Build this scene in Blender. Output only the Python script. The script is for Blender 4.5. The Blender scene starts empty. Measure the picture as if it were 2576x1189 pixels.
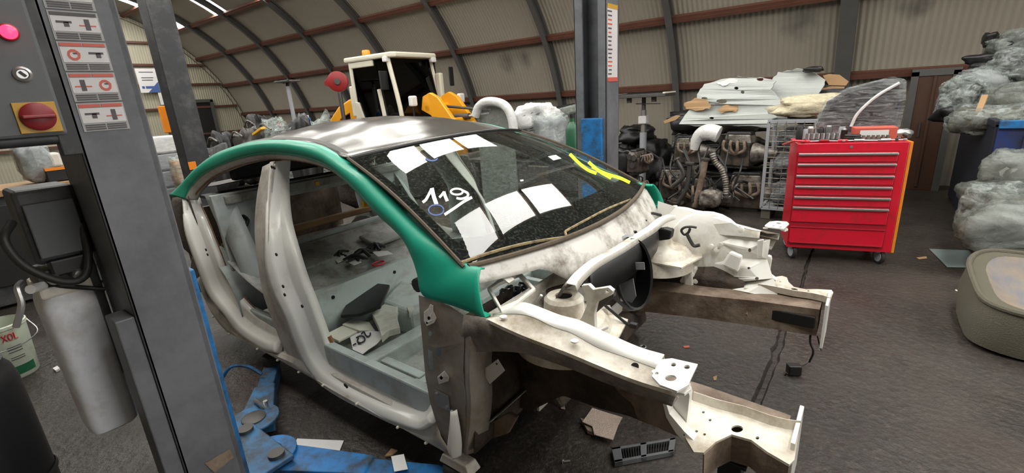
import bpy, bmesh, math, random
from math import sin, cos, pi, radians as R
from mathutils import Vector, Matrix, noise
from mathutils.geometry import tessellate_polygon
random.seed(7)
C = bpy.context.scene.collection
scene = bpy.context.scene

# ------------------------------------------------------------------ camera
F, CX, CY, H = 1179.1, 1288.0, 594.5, 1.65        # focal length and centre in pixels of the 2576x1189 frame, eye height
YAW, PITCH, ROLL = .6633, .2915, -.0649
_fw = Vector((-sin(YAW)*cos(PITCH), cos(YAW)*cos(PITCH), -sin(PITCH)))
_r0 = Vector((cos(YAW), sin(YAW), 0)); _u0 = _r0.cross(_fw)
_rt = cos(ROLL)*_r0 + sin(ROLL)*_u0; _up = cos(ROLL)*_u0 - sin(ROLL)*_r0
EYE = Vector((0, 0, H))
cam = bpy.data.objects.new('camera', bpy.data.cameras.new('camera')); C.objects.link(cam)
cam.data.sensor_width = 36; cam.data.lens = F/2576*36; cam.data.clip_start = .03; cam.data.clip_end = 200
cam.matrix_world = Matrix(((_rt.x, _up.x, -_fw.x, 0), (_rt.y, _up.y, -_fw.y, 0), (_rt.z, _up.z, -_fw.z, H), (0, 0, 0, 1)))
scene.camera = cam

# ------------------------------------------------------------------ light and exposure
w = bpy.data.worlds.new('world'); scene.world = w; w.use_nodes = True
w.node_tree.nodes['Background'].inputs[0].default_value = (.75, .85, 1, 1)
w.node_tree.nodes['Background'].inputs[1].default_value = .6
vs = scene.view_settings
vs.view_transform = 'Standard'; vs.look = 'None'; vs.gamma = 1; vs.use_curve_mapping = False
vs.exposure = 0.06
SKYLIGHT = 13.5          # radiance of the translucent roof sheets under daylight

# ------------------------------------------------------------------ placing helpers: a ray of the survey photo cut with a plane of the place
def ray(px, py):
    return _rt*((px-CX)/F) - _up*((py-CY)/F) + _fw
def onx(px, py, x): d = ray(px, py); return EYE + d*(x/d.x)
def ony(px, py, y): d = ray(px, py); return EYE + d*(y/d.y)
def onz(px, py, z=0): d = ray(px, py); return EYE + d*((z-H)/d.z)

# ------------------------------------------------------------------ scene helpers
OFF = {}
def tag(o, label=None, cat=None, group=None, kind=None):
    if label: o['label'] = label
    if cat: o['category'] = cat
    if group: o['group'] = group
    if kind: o['kind'] = kind
    return o
def thing(name, label, cat, loc=(0, 0, 0), rz=0, group=None, local=False):
    o = bpy.data.objects.new(name, None); C.objects.link(o); o.empty_display_size = .1
    o.location = loc; o.rotation_euler = (0, 0, rz)
    OFF[o] = Vector((0, 0, 0)) if local else Vector(loc)
    return tag(o, label, cat, group)
def interp(x, xs, ys):
    if x <= xs[0]: return ys[0]
    for i in range(1, len(xs)):
        if x <= xs[i]:
            t = (x-xs[i-1])/(xs[i]-xs[i-1]); return ys[i-1]+(ys[i]-ys[i-1])*t
    return ys[-1]
def resample(pts, n):
    pts = [Vector(p) for p in pts]; L = [0]
    for a, b in zip(pts, pts[1:]): L.append(L[-1]+(b-a).length)
    out = []
    for i in range(n):
        s = L[-1]*i/(n-1); k = 1
        while k < len(L)-1 and L[k] < s: k += 1
        t = (s-L[k-1])/max(1e-9, L[k]-L[k-1]); out.append(pts[k-1].lerp(pts[k], t))
    return out
def smooth(pts, n, it=0):
    """Catmull-Rom through pts, n samples per span"""
    P = [Vector(p) for p in pts]; P = [P[0]*2-P[1]]+P+[P[-1]*2-P[-2]]; out = []
    for i in range(1, len(P)-2):
        a, b, c, d = P[i-1:i+3]
        for k in range(n):
            t = k/n
            out.append(.5*((2*b)+(c-a)*t+(2*a-5*b+4*c-d)*t*t+(3*b-a-3*c+d)*t**3))
    out.append(P[-2].copy()); return out

class MB:
    def __init__(s): s.v = []; s.f = []
    def add(s, vs, fs):
        b = len(s.v); s.v += [Vector(v) for v in vs]; s.f += [tuple(b+i for i in f) for f in fs]; return s
    def box(s, c, d, rot=None, taper=1.0):
        x, y, z = d[0]/2, d[1]/2, d[2]/2
        p = [Vector((sx*x*(taper if sz > 0 else 1), sy*y*(taper if sz > 0 else 1), sz*z)) for sz in (-1, 1) for sy in (-1, 1) for sx in (-1, 1)]
        if rot is not None: p = [rot @ q for q in p]
        return s.add([Vector(c)+q for q in p], [(0, 2, 3, 1), (4, 5, 7, 6), (0, 1, 5, 4), (2, 6, 7, 3), (0, 4, 6, 2), (1, 3, 7, 5)])
    def hexa(s, p):      # 8 corners: bottom 4 ring, top 4 ring
        return s.add(p, [(3, 2, 1, 0), (4, 5, 6, 7), (0, 1, 5, 4), (1, 2, 6, 5), (2, 3, 7, 6), (3, 0, 4, 7)])
    def bar(s, a, b, wd, ht, up=(0, 0, 1)):
        a, b = Vector(a), Vector(b); d = (b-a).normalized(); u = Vector(up); r = d.cross(u)
        if r.length < 1e-4: r = d.cross(Vector((1, 0, 0)))
        r.normalize(); u = r.cross(d); r = r*wd/2; u = u*ht/2
        return s.hexa([a-r-u, a+r-u, b+r-u, b-r-u, a-r+u, a+r+u, b+r+u, b-r+u])
    def tube(s, pts, r, n=8, caps=True, closed=False):
        pts = [Vector(p) for p in pts]; m = len(pts); rings = []
        rr = r if isinstance(r, (list, tuple)) else [r]*m
        t0 = (pts[1]-pts[0]).normalized(); u = t0.orthogonal().normalized()
        for i in range(m):
            a = pts[i-1] if (i or closed) else pts[0]; b = pts[(i+1) % m] if (i < m-1 or closed) else pts[-1]
            t = (b-a).normalized() if (b-a).length > 1e-9 else t0
            u = (u - t*u.dot(t)); u = u.normalized() if u.length > 1e-6 else t.orthogonal().normalized()
            v = t.cross(u)
            rings.append([pts[i]+(u*cos(2*pi*k/n)+v*sin(2*pi*k/n))*rr[i] for k in range(n)])
        b = len(s.v)
        for q in rings: s.v += q
        for i in range(m if closed else m-1):
            j = (i+1) % m
            for k in range(n):
                k2 = (k+1) % n; s.f.append((b+i*n+k, b+i*n+k2, b+j*n+k2, b+j*n+k))
        if caps and not closed:
            s.f.append(tuple(b+k for k in reversed(range(n)))); s.f.append(tuple(b+(m-1)*n+k for k in range(n)))
        return s
    def lathe(s, prof, n=24, o=(0, 0, 0), ax=(0, 0, 1), caps=True):
        ax = Vector(ax).normalized(); u = ax.orthogonal().normalized(); v = ax.cross(u); o = Vector(o); b = len(s.v); m = len(prof)
        for r, h in prof:
            s.v += [o+ax*h+(u*cos(2*pi*k/n)+v*sin(2*pi*k/n))*r for k in range(n)]
        for i in range(m-1):
            for k in range(n):
                k2 = (k+1) % n; s.f.append((b+i*n+k, b+i*n+k2, b+(i+1)*n+k2, b+(i+1)*n+k))
        if caps:
            s.f.append(tuple(b+k for k in reversed(range(n)))); s.f.append(tuple(b+(m-1)*n+k for k in range(n)))
        return s
    def loft(s, curves, close=False, cap=False):
        n = len(curves[0]); b = len(s.v); m = len(curves)
        for c in curves: s.v += [Vector(p) for p in c]
        for i in range(m if close else m-1):
            j = (i+1) % m
            for k in range(n-1): s.f.append((b+i*n+k, b+i*n+k+1, b+j*n+k+1, b+j*n+k))
        if cap:
            s.f.append(tuple(b+i*n for i in range(m))); s.f.append(tuple(b+i*n+n-1 for i in reversed(range(m))))
        return s
    def prism(s, outer, holes, to3, th):
        """outer / holes: 2D loops; to3(u,v,w) -> 3D point; thickness from w=0 to w=th"""
        loops = [outer]+list(holes); flat = [p for l in loops for p in l]
        tr = tessellate_polygon([[Vector((p[0], p[1], 0)) for p in l] for l in loops]); n = len(flat)
        vs_ = [to3(p[0], p[1], 0) for p in flat]+[to3(p[0], p[1], th) for p in flat]
        fs = [tuple(t) for t in tr]+[tuple(n+i for i in reversed(t)) for t in tr]; k = 0
        for l in loops:
            m = len(l)
            for i in range(m): j = (i+1) % m; fs.append((k+i, k+j, n+k+j, n+k+i))
            k += m
        return s.add(vs_, fs)
    def grid(s, fn, nu, nv):
        return s.loft([[fn(i/nu, j/nv) for j in range(nv+1)] for i in range(nu+1)])
    def xf(s, M):
        s.v = [M @ v for v in s.v]; return s
    def mirror(s, yc):
        s.v = [Vector((v.x, 2*yc-v.y, v.z)) for v in s.v]; s.f = [tuple(reversed(f)) for f in s.f]; return s
    def copy(s):
        m = MB(); m.v = [v.copy() for v in s.v]; m.f = list(s.f); return m
    def build(s, name, mat, parent=None, sm=False, bevel=0, solid=0, sub=0, recalc=True, off=0):
        me = bpy.data.meshes.new(name); o = bpy.data.objects.new(name, me)
        base = OFF[parent] if parent is not None else None
        if base is None:                      # a top-level mesh gets its origin at its base centre
            xs = [v.x for v in s.v]; ys = [v.y for v in s.v]; zs = [v.z for v in s.v]
            base = Vector(((min(xs)+max(xs))/2, (min(ys)+max(ys))/2, min(zs)))
            o.location = base; OFF[o] = base
        else:
            OFF[o] = base; o.parent = parent
        me.from_pydata([v-base for v in s.v], [], s.f); me.validate()
        if recalc:
            bm = bmesh.new(); bm.from_mesh(me); bmesh.ops.recalc_face_normals(bm, faces=bm.faces); bm.to_mesh(me); bm.free()
        C.objects.link(o)
        if mat is not None: me.materials.append(mat)
        if sm:
            me.shade_smooth()
            if sm != 2:
                me.set_sharp_from_angle(angle=R(38))
        if solid: q = o.modifiers.new('solid', 'SOLIDIFY'); q.thickness = solid; q.offset = off
        if bevel: q = o.modifiers.new('bevel', 'BEVEL'); q.width = bevel; q.segments = 2; q.limit_method = 'ANGLE'; q.angle_limit = R(40)
        if sub: q = o.modifiers.new('sub', 'SUBSURF'); q.levels = q.render_levels = sub
        return o
def circ(cx, cy, rx, ry=None, n=14, a0=0):
    ry = ry or rx
    return [(cx+rx*cos(a0+2*pi*k/n), cy+ry*sin(a0+2*pi*k/n)) for k in range(n)]

# ------------------------------------------------------------------ materials
def pmat(name, col, rough=.5, metal=0., var=.12, vscale=6., dirt=None, damt=.5, dscale=3., dsoft=.12, bump=0., bscale=40., emis=None, coat=0., spec=.5, stretch=None, rvar=.0, sheen=0):
    m = bpy.data.materials.new(name); m.use_nodes = True; nt = m.node_tree; N = nt.nodes; L = nt.links
    b = N['Principled BSDF']; tc = N.new('ShaderNodeTexCoord'); src = tc.outputs['Object']
    if stretch:
        mp = N.new('ShaderNodeMapping'); mp.inputs['Scale'].default_value = stretch; L.new(src, mp.inputs[0]); src = mp.outputs[0]
    def nz(sc, det=4, rg=.6):
        n = N.new('ShaderNodeTexNoise'); n.inputs['Scale'].default_value = sc; n.inputs['Detail'].default_value = det; n.inputs['Roughness'].default_value = rg
        L.new(src, n.inputs['Vector']); return n.outputs['Fac']
    def mix(f, a, c):
        x = N.new('ShaderNodeMix'); x.data_type = 'RGBA'
        L.new(f, x.inputs[0])
        for i, q in ((6, a), (7, c)):
            if isinstance(q, tuple): x.inputs[i].default_value = (*q, 1)
            else: L.new(q, x.inputs[i])
        return x.outputs[2]
    def ramp(f, lo, hi):
        r = N.new('ShaderNodeMapRange'); r.inputs[1].default_value = lo; r.inputs[2].default_value = hi; L.new(f, r.inputs[0]); return r.outputs[0]
    out = mix(nz(vscale), tuple(c*(1-var) for c in col), tuple(min(1, c*(1+var)) for c in col)) if var else None
    if dirt:
        d = ramp(nz(dscale, 8, .7), .5+.35*(.5-damt)-dsoft, .5+.35*(.5-damt)+dsoft)
        out = mix(d, out if out is not None else col, dirt)
    if out is not None: L.new(out, b.inputs['Base Color'])
    else: b.inputs['Base Color'].default_value = (*col, 1)
    b.inputs['Roughness'].default_value = rough; b.inputs['Metallic'].default_value = metal
    if rvar: L.new(ramp_out(N, L, nz(vscale*.6), rough-rvar, rough+rvar), b.inputs['Roughness'])
    b.inputs['Specular IOR Level'].default_value = spec
    if coat: b.inputs['Coat Weight'].default_value = coat; b.inputs['Coat Roughness'].default_value = .12
    if bump:
        bp = N.new('ShaderNodeBump'); bp.inputs['Strength'].default_value = bump; bp.inputs['Distance'].default_value = .02
        L.new(nz(bscale, 5), bp.inputs['Height']); L.new(bp.outputs[0], b.inputs['Normal'])
    if emis: b.inputs['Emission Color'].default_value = (*emis[0], 1); b.inputs['Emission Strength'].default_value = emis[1]
    return m
def ramp_out(N, L, f, lo, hi):
    r = N.new('ShaderNodeMapRange'); r.inputs[1].default_value = .3; r.inputs[2].default_value = .7; r.inputs[3].default_value = lo; r.inputs[4].default_value = hi; L.new(f, r.inputs[0]); return r.outputs[0]
def glassmat(name, tint, rough=.0, ior=1.5, dust=0.0, dustcol=(.5, .5, .45)):
    m = bpy.data.materials.new(name); m.use_nodes = True; nt = m.node_tree; N = nt.nodes; L = nt.links; N.clear()
    o = N.new('ShaderNodeOutputMaterial'); t = N.new('ShaderNodeBsdfTransparent'); t.inputs[0].default_value = (*tint, 1)
    g = N.new('ShaderNodeBsdfGlossy'); g.inputs['Roughness'].default_value = rough; fr = N.new('ShaderNodeFresnel'); fr.inputs[0].default_value = ior
    mx = N.new('ShaderNodeMixShader'); L.new(fr.outputs[0], mx.inputs[0]); L.new(t.outputs[0], mx.inputs[1]); L.new(g.outputs[0], mx.inputs[2]); last = mx
    if dust:
        d = N.new('ShaderNodeBsdfDiffuse'); d.inputs[0].default_value = (*dustcol, 1)
        n = N.new('ShaderNodeTexNoise'); n.inputs['Scale'].default_value = 90; n.inputs['Detail'].default_value = 6; tc = N.new('ShaderNodeTexCoord'); L.new(tc.outputs['Object'], n.inputs['Vector'])
        r = N.new('ShaderNodeMapRange'); r.inputs[1].default_value = .5; r.inputs[2].default_value = .75; r.inputs[3].default_value = dust*.25; r.inputs[4].default_value = dust*2.2; L.new(n.outputs[0], r.inputs[0])
        m2 = N.new('ShaderNodeMixShader'); L.new(r.outputs[0], m2.inputs[0]); L.new(mx.outputs[0], m2.inputs[1]); L.new(d.outputs[0], m2.inputs[2]); last = m2
    L.new(last.outputs[0], o.inputs[0]); return m
def filmmat(name, col=(.75, .8, .78), lo=.35, hi=.95, scale=7, stretch=(1, 1, 1), gl=.5):
    """crumpled clear film: see-through patches, milky folds, glossy creases"""
    m = bpy.data.materials.new(name); m.use_nodes = True; nt = m.node_tree; N = nt.nodes; L = nt.links; N.clear()
    o = N.new('ShaderNodeOutputMaterial'); tc = N.new('ShaderNodeTexCoord'); mp = N.new('ShaderNodeMapping'); mp.inputs['Scale'].default_value = stretch; L.new(tc.outputs['Object'], mp.inputs[0])
    n = N.new('ShaderNodeTexNoise'); n.inputs['Scale'].default_value = scale; n.inputs['Detail'].default_value = 8; n.inputs['Roughness'].default_value = .7; n.inputs['Distortion'].default_value = 1.2; L.new(mp.outputs[0], n.inputs['Vector'])
    bp = N.new('ShaderNodeBump'); bp.inputs['Strength'].default_value = .8; bp.inputs['Distance'].default_value = .03; L.new(n.outputs[0], bp.inputs['Height'])
    t = N.new('ShaderNodeBsdfTransparent'); p = N.new('ShaderNodeBsdfPrincipled'); p.inputs['Base Color'].default_value = (*col, 1); p.inputs['Roughness'].default_value = .14; p.inputs['Specular IOR Level'].default_value = gl
    L.new(bp.outputs[0], p.inputs['Normal'])
    r = N.new('ShaderNodeMapRange'); r.inputs[1].default_value = .38; r.inputs[2].default_value = .66; r.inputs[3].default_value = lo; r.inputs[4].default_value = hi; L.new(n.outputs[0], r.inputs[0])
    mx = N.new('ShaderNodeMixShader'); L.new(r.outputs[0], mx.inputs[0]); L.new(t.outputs[0], mx.inputs[1]); L.new(p.outputs[0], mx.inputs[2]); L.new(mx.outputs[0], o.inputs[0]); return m

M = {}
M['white'] = pmat('white_paint', (.85, .84, .79), .28, var=.03, dirt=(.48, .41, .30), damt=-.14, dscale=4, dsoft=.16, coat=.3)
M['whitegrime'] = pmat('white_paint_grimy', (.78, .755, .69), .36, var=.06, dirt=(.22, .16, .10), damt=.08, dscale=5, dsoft=.13)
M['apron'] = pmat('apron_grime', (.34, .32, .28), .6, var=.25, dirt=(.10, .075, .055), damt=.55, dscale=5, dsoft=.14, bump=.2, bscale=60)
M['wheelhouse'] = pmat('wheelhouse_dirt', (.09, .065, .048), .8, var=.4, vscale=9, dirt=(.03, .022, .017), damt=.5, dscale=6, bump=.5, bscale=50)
M['railbrown'] = pmat('rail_brown', (.27, .21, .16), .65, var=.3, dirt=(.12, .08, .055), damt=.5, dscale=7, bump=.2)
M['interior'] = pmat('interior_bluegrey', (.47, .52, .52), .5, var=.08, dirt=(.24, .22, .18), damt=.15, dscale=5, dsoft=.15)
M['interiordirt'] = pmat('interior_dirty', (.38, .39, .37), .6, var=.2, vscale=14, dirt=(.13, .11, .08), damt=.35, dscale=7, dsoft=.12, bump=.15)
M['pillar'] = pmat('pillar_grey', (.60, .57, .51), .5, var=.1, dirt=(.26, .20, .14), damt=.12, dscale=8, dsoft=.16)
M['rust'] = pmat('rusty_edge', (.26, .13, .055), .85, var=.4, vscale=40, dirt=(.5, .42, .32), damt=.15, dscale=25)
M['green'] = pmat('green_paint', (.006, .35, .225), .42, var=.04, coat=.15)
M['roof'] = pmat('roof_bare_metal', (.125, .118, .106), .19, metal=.5, spec=.08, var=.06, vscale=3, dirt=(.2, .15, .1), damt=.04, dscale=9, dsoft=.04)
M['black'] = pmat('black_plastic', (.012, .012, .013), .45, var=.25, vscale=20)
M['blackglass'] = pmat('black_ceramic_frit', (.010, .011, .011), .12, var=.3, vscale=30, rvar=.05)
M['seal'] = pmat('old_sealant', (.36, .28, .14), .8, var=.3, vscale=60, dirt=(.08, .06, .04), damt=.4, dscale=30)
M['seal_dark'] = pmat('seal_brown', (.10, .075, .05), .8, var=.4, vscale=40)
M['post'] = pmat('lift_grey', (.15, .155, .172), .5, var=.08, vscale=14, dirt=(.07, .07, .075), damt=.3, dscale=5, dsoft=.2)
M['postdark'] = pmat('lift_grey_dark', (.032, .033, .037), .55, var=.15, dirt=(.09, .09, .09), damt=.2, dscale=6)
M['boxgrey'] = pmat('control_box_grey', (.105, .112, .118), .55, var=.06, vscale=25)
M['blue'] = pmat('lift_blue', (.015, .17, .46), .45, var=.12, dirt=(.03, .05, .07), damt=.38, dscale=8, dsoft=.1)
M['bluedirty'] = pmat('lift_blue_dirty', (.025, .15, .33), .5, var=.2, dirt=(.035, .035, .035), damt=.5, dscale=9, dsoft=.12)
M['steel'] = pmat('steel', (.5, .5, .5), .35, metal=.9, var=.15)
M['darksteel'] = pmat('dark_steel', (.10, .095, .09), .5, metal=.6, var=.3, vscale=12)
M['engine'] = pmat('oily_engine', (.05, .042, .034), .5, metal=.35, var=.5, vscale=9, dirt=(.14, .11, .08), damt=.35, dscale=9)
M['alu'] = pmat('cast_alu_dirty', (.32, .30, .27), .5, metal=.6, var=.3, dirt=(.08, .06, .04), damt=.5, dscale=11)
M['tank'] = pmat('white_tank', (.78, .81, .88), .45, var=.06, dirt=(.42, .34, .24), damt=.16, dscale=3)
M['paper'] = pmat('paper', (.72, .71, .70), .7, var=.04)
M['papercream'] = pmat('paper_cream', (.72, .69, .60), .7, var=.05)
M['ink'] = pmat('ink', (.02, .02, .025), .6, var=0)
M['inkgrey'] = pmat('ink_grey', (.09, .08, .085), .6, var=.3, vscale=80)
M['decalwhite'] = pmat('decal_white', (.62, .60, .60), .5, var=.05)
M['decalred'] = pmat('decal_red', (.55, .10, .07), .5, var=.1)
M['decalgap'] = pmat('decal_film', (.33, .33, .33), .4, var=.1)
M['redpaint'] = pmat('toolbox_red', (.62, .006, .028), .34, var=.06, coat=.4, dirt=(.30, .02, .02), damt=.1, dscale=6)
M['reddark'] = pmat('toolbox_red_recess', (.33, .006, .02), .45, var=.1)
M['orange'] = pmat('orange_paint', (.72, .23, .02), .4, var=.08)
M['loader'] = pmat('loader_yellow', (.80, .34, .01), .38, var=.06, coat=.3)
M['cabwhite'] = pmat('cab_white', (.66, .62, .50), .4, var=.06)
M['tread'] = pmat('rubber', (.018, .017, .016), .8, var=.3, bump=.2)
M['wood'] = pmat('pallet_wood', (.36, .22, .11), .75, var=.25, vscale=5, stretch=(2, 14, 14), bump=.2)
M['cardboard'] = pmat('cardboard', (.42, .26, .13), .8, var=.12)
M['brownboard'] = pmat('brown_board', (.055, .022, .009), .6, var=.25, vscale=4)
M['foam'] = pmat('grey_foam', (.43, .45, .43), .75, var=.08, vscale=5, bump=.2, bscale=30)
M['foamw'] = pmat('white_foam', (.60, .59, .54), .8, var=.06, dirt=(.4, .36, .28), damt=.2, dscale=12)
M['film'] = filmmat('clear_film', (.52, .58, .55), .06, .72, 9, (1, 1, 1.6))
M['filmthin'] = filmmat('thin_film', (.7, .74, .76), .02, .45, 8, (.7, .7, 4))
M['filmwhite'] = filmmat('white_film', (.82, .82, .80), .85, 1.0, 8)
M['filmgrey'] = filmmat('grey_film', (.27, .295, .27), .3, .92, 7, (1, 1, 1.6))
M['gold'] = filmmat('cream_film', (.80, .73, .52), .65, 1.0, 12, (1, 2, 2))
M['bluebin'] = pmat('blue_bin', (.012, .03, .15), .55, var=.25, dirt=(.02, .02, .025), damt=.45, dscale=3)
M['darkblue'] = pmat('very_dark_blue', (.010, .012, .022), .6, var=.3)
M['felt'] = pmat('grey_olive_felt', (.11, .10, .072), .85, var=.1, bump=.5, bscale=120)
M['felttan'] = pmat('tan_liner', (.27, .215, .155), .7, var=.08, dirt=(.14, .15, .19), damt=.25, dscale=3)
M['glass'] = glassmat('windscreen_glass', (.84, .93, .88), .0, 1.52, dust=.05, dustcol=(.42, .45, .40))
M['cabglass'] = glassmat('cab_glass', (.045, .06, .052), .02, 1.45)
M['chalk'] = pmat('white_marker', (.80, .80, .80), .8, var=.1, vscale=80)
M['yellowmark'] = pmat('yellow_marker', (.62, .90, .01), .7, var=.05)
M['bluemark'] = pmat('blue_marker', (.06, .11, .30), .7, var=.1)
M['redlit'] = pmat('pilot_lit', (.8, .01, .03), .3, var=0, emis=((1, .02, .06), 5))
M['redknob'] = pmat('red_knob', (.22, .012, .018), .4, var=.1)
M['yellowplate'] = pmat('yellow_plate', (.52, .29, .03), .45, var=.1)
M['bucket'] = pmat('bucket_white', (.58, .64, .52), .4, var=.05, dirt=(.3, .28, .2), damt=.15, dscale=8)
M['greenprint'] = pmat('green_print', (.01, .12, .05), .5, var=.1)
M['redprint'] = pmat('red_print', (.55, .03, .05), .5, var=.1)
M['hose'] = pmat('hose_black', (.022, .022, .020), .5, var=.2)
M['foil'] = pmat('foil_tan', (.62, .50, .43), .4, metal=.4, var=.15, bump=.7, bscale=160)
M['wirered'] = pmat('red_ring', (.60, .02, .04), .4, var=.05)
M['amber'] = pmat('amber_lens', (.85, .26, .02), .3, var=.05)
M['hookred'] = pmat('hoist_red', (.26, .010, .012), .45, var=.15)
M['sheet'] = pmat('cladding_beige', (.28, .252, .203), .65, var=.08, vscale=1.2)
M['endsheet'] = pmat('end_cladding', (.40, .375, .28), .65, var=.06, vscale=2)
M['purlin'] = pmat('red_oxide_purlin', (.10, .038, .024), .6, var=.3, vscale=6)
M['rib'] = pmat('rib_dark_steel', (.075, .072, .068), .6, var=.2, vscale=6)
M['rooflight'] = pmat('translucent_rooflight', (.8, .8, .8), .5, var=0, emis=((1, .985, .93), SKYLIGHT))
M['dado'] = pmat('lower_wall', (.12, .115, .09), .7, var=.2, vscale=2)
M['green_bottle'] = pmat('green_plastic', (.02, .10, .05), .4, var=.1)
M['brightgreen'] = pmat('bright_green_clip', (.01, .42, .12), .4, var=.05)
M['greyplastic'] = pmat('grey_plastic', (.30, .31, .33), .45, var=.15)
M['cable_yellow'] = pmat('yellow_tag', (.85, .45, .03), .4, var=.05)

M['scuttle'] = pmat('scuttle_grime', (.70, .68, .64), .4, var=.06, dirt=(.13, .10, .07), damt=.30, dscale=4.5, dsoft=.10)
M['hingeplate'] = pmat('hinge_pillar_dirt', (.36, .33, .285), .55, var=.15, dirt=(.17, .125, .085), damt=.32, dscale=6, dsoft=.16)
M['fill_glow'] = pmat('fill_panel_glow', (.8, .8, .8), .5, var=0, emis=((1, .98, .95), 3.2))  # glow of the added end-wall panel that brightens the right side

M['railtop'] = pmat('rail_top_grime', (.74, .70, .61), .42, var=.08, dirt=(.27, .19, .11), damt=.30, dscale=6, dsoft=.14)

# ================================================================== THE HALL: half-round steel hut, span 10.7 m, ribs every 2.44 m
AY, AR = 3.8, 5.33
X0, X1 = -20.0, 9.25
RIBS = [-.49-2.435*k for k in range(-4, 9)]
PUR = [18.05, 30.7, 43.2, 55.7, 68.2, 80.7, 93.2, 105.7, 118.2, 130.7, 143.2, 155.7]
def arc(a, r=AR): return AY+r*cos(R(a)), r*sin(R(a))
# floor: worn concrete with one open slab joint along y
def floor_mat():
    m = pmat('oily_concrete', (.044, .037, .031), .48, var=.35, vscale=3, dirt=(.017, .014, .012), damt=.5, dscale=1.3, dsoft=.18, bump=.55, bscale=26, rvar=.16)
    nt = m.node_tree; N = nt.nodes; L = nt.links; b = N['Principled BSDF']; tc = N.new('ShaderNodeTexCoord')
    n = N.new('ShaderNodeTexNoise'); n.inputs['Scale'].default_value = 55; n.inputs['Detail'].default_value = 4; L.new(tc.outputs['Object'], n.inputs['Vector'])
    r = N.new('ShaderNodeMapRange'); r.inputs[1].default_value = .52; r.inputs[2].default_value = .72; r.inputs[3].default_value = 0; r.inputs[4].default_value = .55; L.new(n.outputs[0], r.inputs[0])
    mx = N.new('ShaderNodeMix'); mx.data_type = 'RGBA'; old = b.inputs['Base Color'].links[0].from_socket
    L.new(r.outputs[0], mx.inputs[0]); L.new(old, mx.inputs[6]); mx.inputs[7].default_value = (.10, .082, .066, 1)
    n2 = N.new('ShaderNodeTexNoise'); n2.inputs['Scale'].default_value = .9; n2.inputs['Detail'].default_value = 3; L.new(tc.outputs['Object'], n2.inputs['Vector'])
    r2 = N.new('ShaderNodeMapRange'); r2.inputs[1].default_value = .55; r2.inputs[2].default_value = .72; r2.inputs[4].default_value = .55; L.new(n2.outputs[0], r2.inputs[0])
    m3 = N.new('ShaderNodeMix'); m3.data_type = 'RGBA'; L.new(r2.outputs[0], m3.inputs[0]); L.new(mx.outputs[2], m3.inputs[6]); m3.inputs[7].default_value = (.058, .032, .022, 1)
    L.new(m3.outputs[2], b.inputs['Base Color']); return m
M['floor'] = floor_mat()
ys = [-1.55+i*.06 for i in range(181)]
def jx(y): return -.33+.035*noise.noise(Vector((y*.9, 3, 1)))+.014*noise.noise(Vector((y*9, 1, 5)))
def jw(y): return .012+.012*abs(noise.noise(Vector((y*6, 9, 2))))+ (.012 if y < 3.4 else 0)
fl = MB()
def row(f, z): return [Vector((f(y), y, z(y))) for y in ys]
flat = lambda y: 0.0
fl.loft([row(lambda y: X0, flat), row(lambda y: -4, flat), row(lambda y: jx(y)-jw(y)-.05, flat), row(lambda y: jx(y)-jw(y), lambda y: -.002), row(lambda y: jx(y)-jw(y)*.5, lambda y: -.03),
         row(lambda y: jx(y)+jw(y)*.5, lambda y: -.03), row(lambda y: jx(y)+jw(y), lambda y: -.002), row(lambda y: jx(y)+jw(y)+.05, flat), row(lambda y: X1, flat)])
tag(fl.build('floor', M['floor'], sm=True), kind='structure')

# corrugated cladding: sheets curve over the arch, waves along x; bays with rooflights are left open for the translucent sheets
LX = [-1.60-2.76*k for k in range(-3, 7)]; LW = .38
def wave(x): return .010*cos(2*pi*x/.0762)
def clad(name, a0, a1, xa, xb, mat, step=3.5, n=4):
    m = MB(); cols = max(2, int((xb-xa)/.0762*n)); na = max(2, int((a1-a0)/step))
    cur = []
    for i in range(cols+1):
        x = xa+(xb-xa)*i/cols; r = AR+.03+wave(x)
        cur.append([Vector((x, *arc(a0+(a1-a0)*k/na, r))) for k in range(na+1)])
    m.loft(cur); return m
def arch_at(px, py):
    d = ray(px, py); a = d.y**2+d.z**2; b = 2*(-AY*d.y+H*d.z); c = AY**2+H*H-AR*AR
    return EYE+d*((-b+math.sqrt(b*b-4*a*c))/(2*a))
def soot(m, spots):
    nt = m.node_tree; N = nt.nodes; L = nt.links; b = N['Principled BSDF']; g = N.new('ShaderNodeNewGeometry'); sock = b.inputs['Base Color'].links[0].from_socket
    n = N.new('ShaderNodeTexNoise'); n.inputs['Scale'].default_value = 5; n.inputs['Detail'].default_value = 5; L.new(g.outputs['Position'], n.inputs['Vector'])
    for p, r_ in spots:
        v = N.new('ShaderNodeVectorMath'); v.operation = 'DISTANCE'; L.new(g.outputs['Position'], v.inputs[0]); v.inputs[1].default_value = p
        ad = N.new('ShaderNodeMath'); ad.operation = 'MULTIPLY_ADD'; L.new(n.outputs[0], ad.inputs[0]); ad.inputs[1].default_value = r_*1.6; L.new(v.outputs['Value'], ad.inputs[2])
        mr = N.new('ShaderNodeMapRange'); mr.inputs[1].default_value = r_*.7; mr.inputs[2].default_value = r_*1.9; mr.inputs[3].default_value = .75; mr.inputs[4].default_value = 0; L.new(ad.outputs[0], mr.inputs[0])
        x = N.new('ShaderNodeMix'); x.data_type = 'RGBA'; L.new(mr.outputs[0], x.inputs[0]); L.new(sock, x.inputs[6]); x.inputs[7].default_value = (.05, .048, .045, 1); sock = x.outputs[2]
    L.new(sock, b.inputs['Base Color'])
soot(M['sheet'], [(arch_at(2010, 60), .28), (arch_at(2300, 22), .20), (arch_at(1275, 158), .26), (arch_at(1318, 148), .2)])
sides = [('wall_right', 0, 55.7), ('wall_left', 130.7, 180)]
for nm, a0, a1 in sides:
    tag(clad(nm, a0, a1, X0, X1, None).build(nm, M['sheet'], sm=2), kind='structure')
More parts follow.
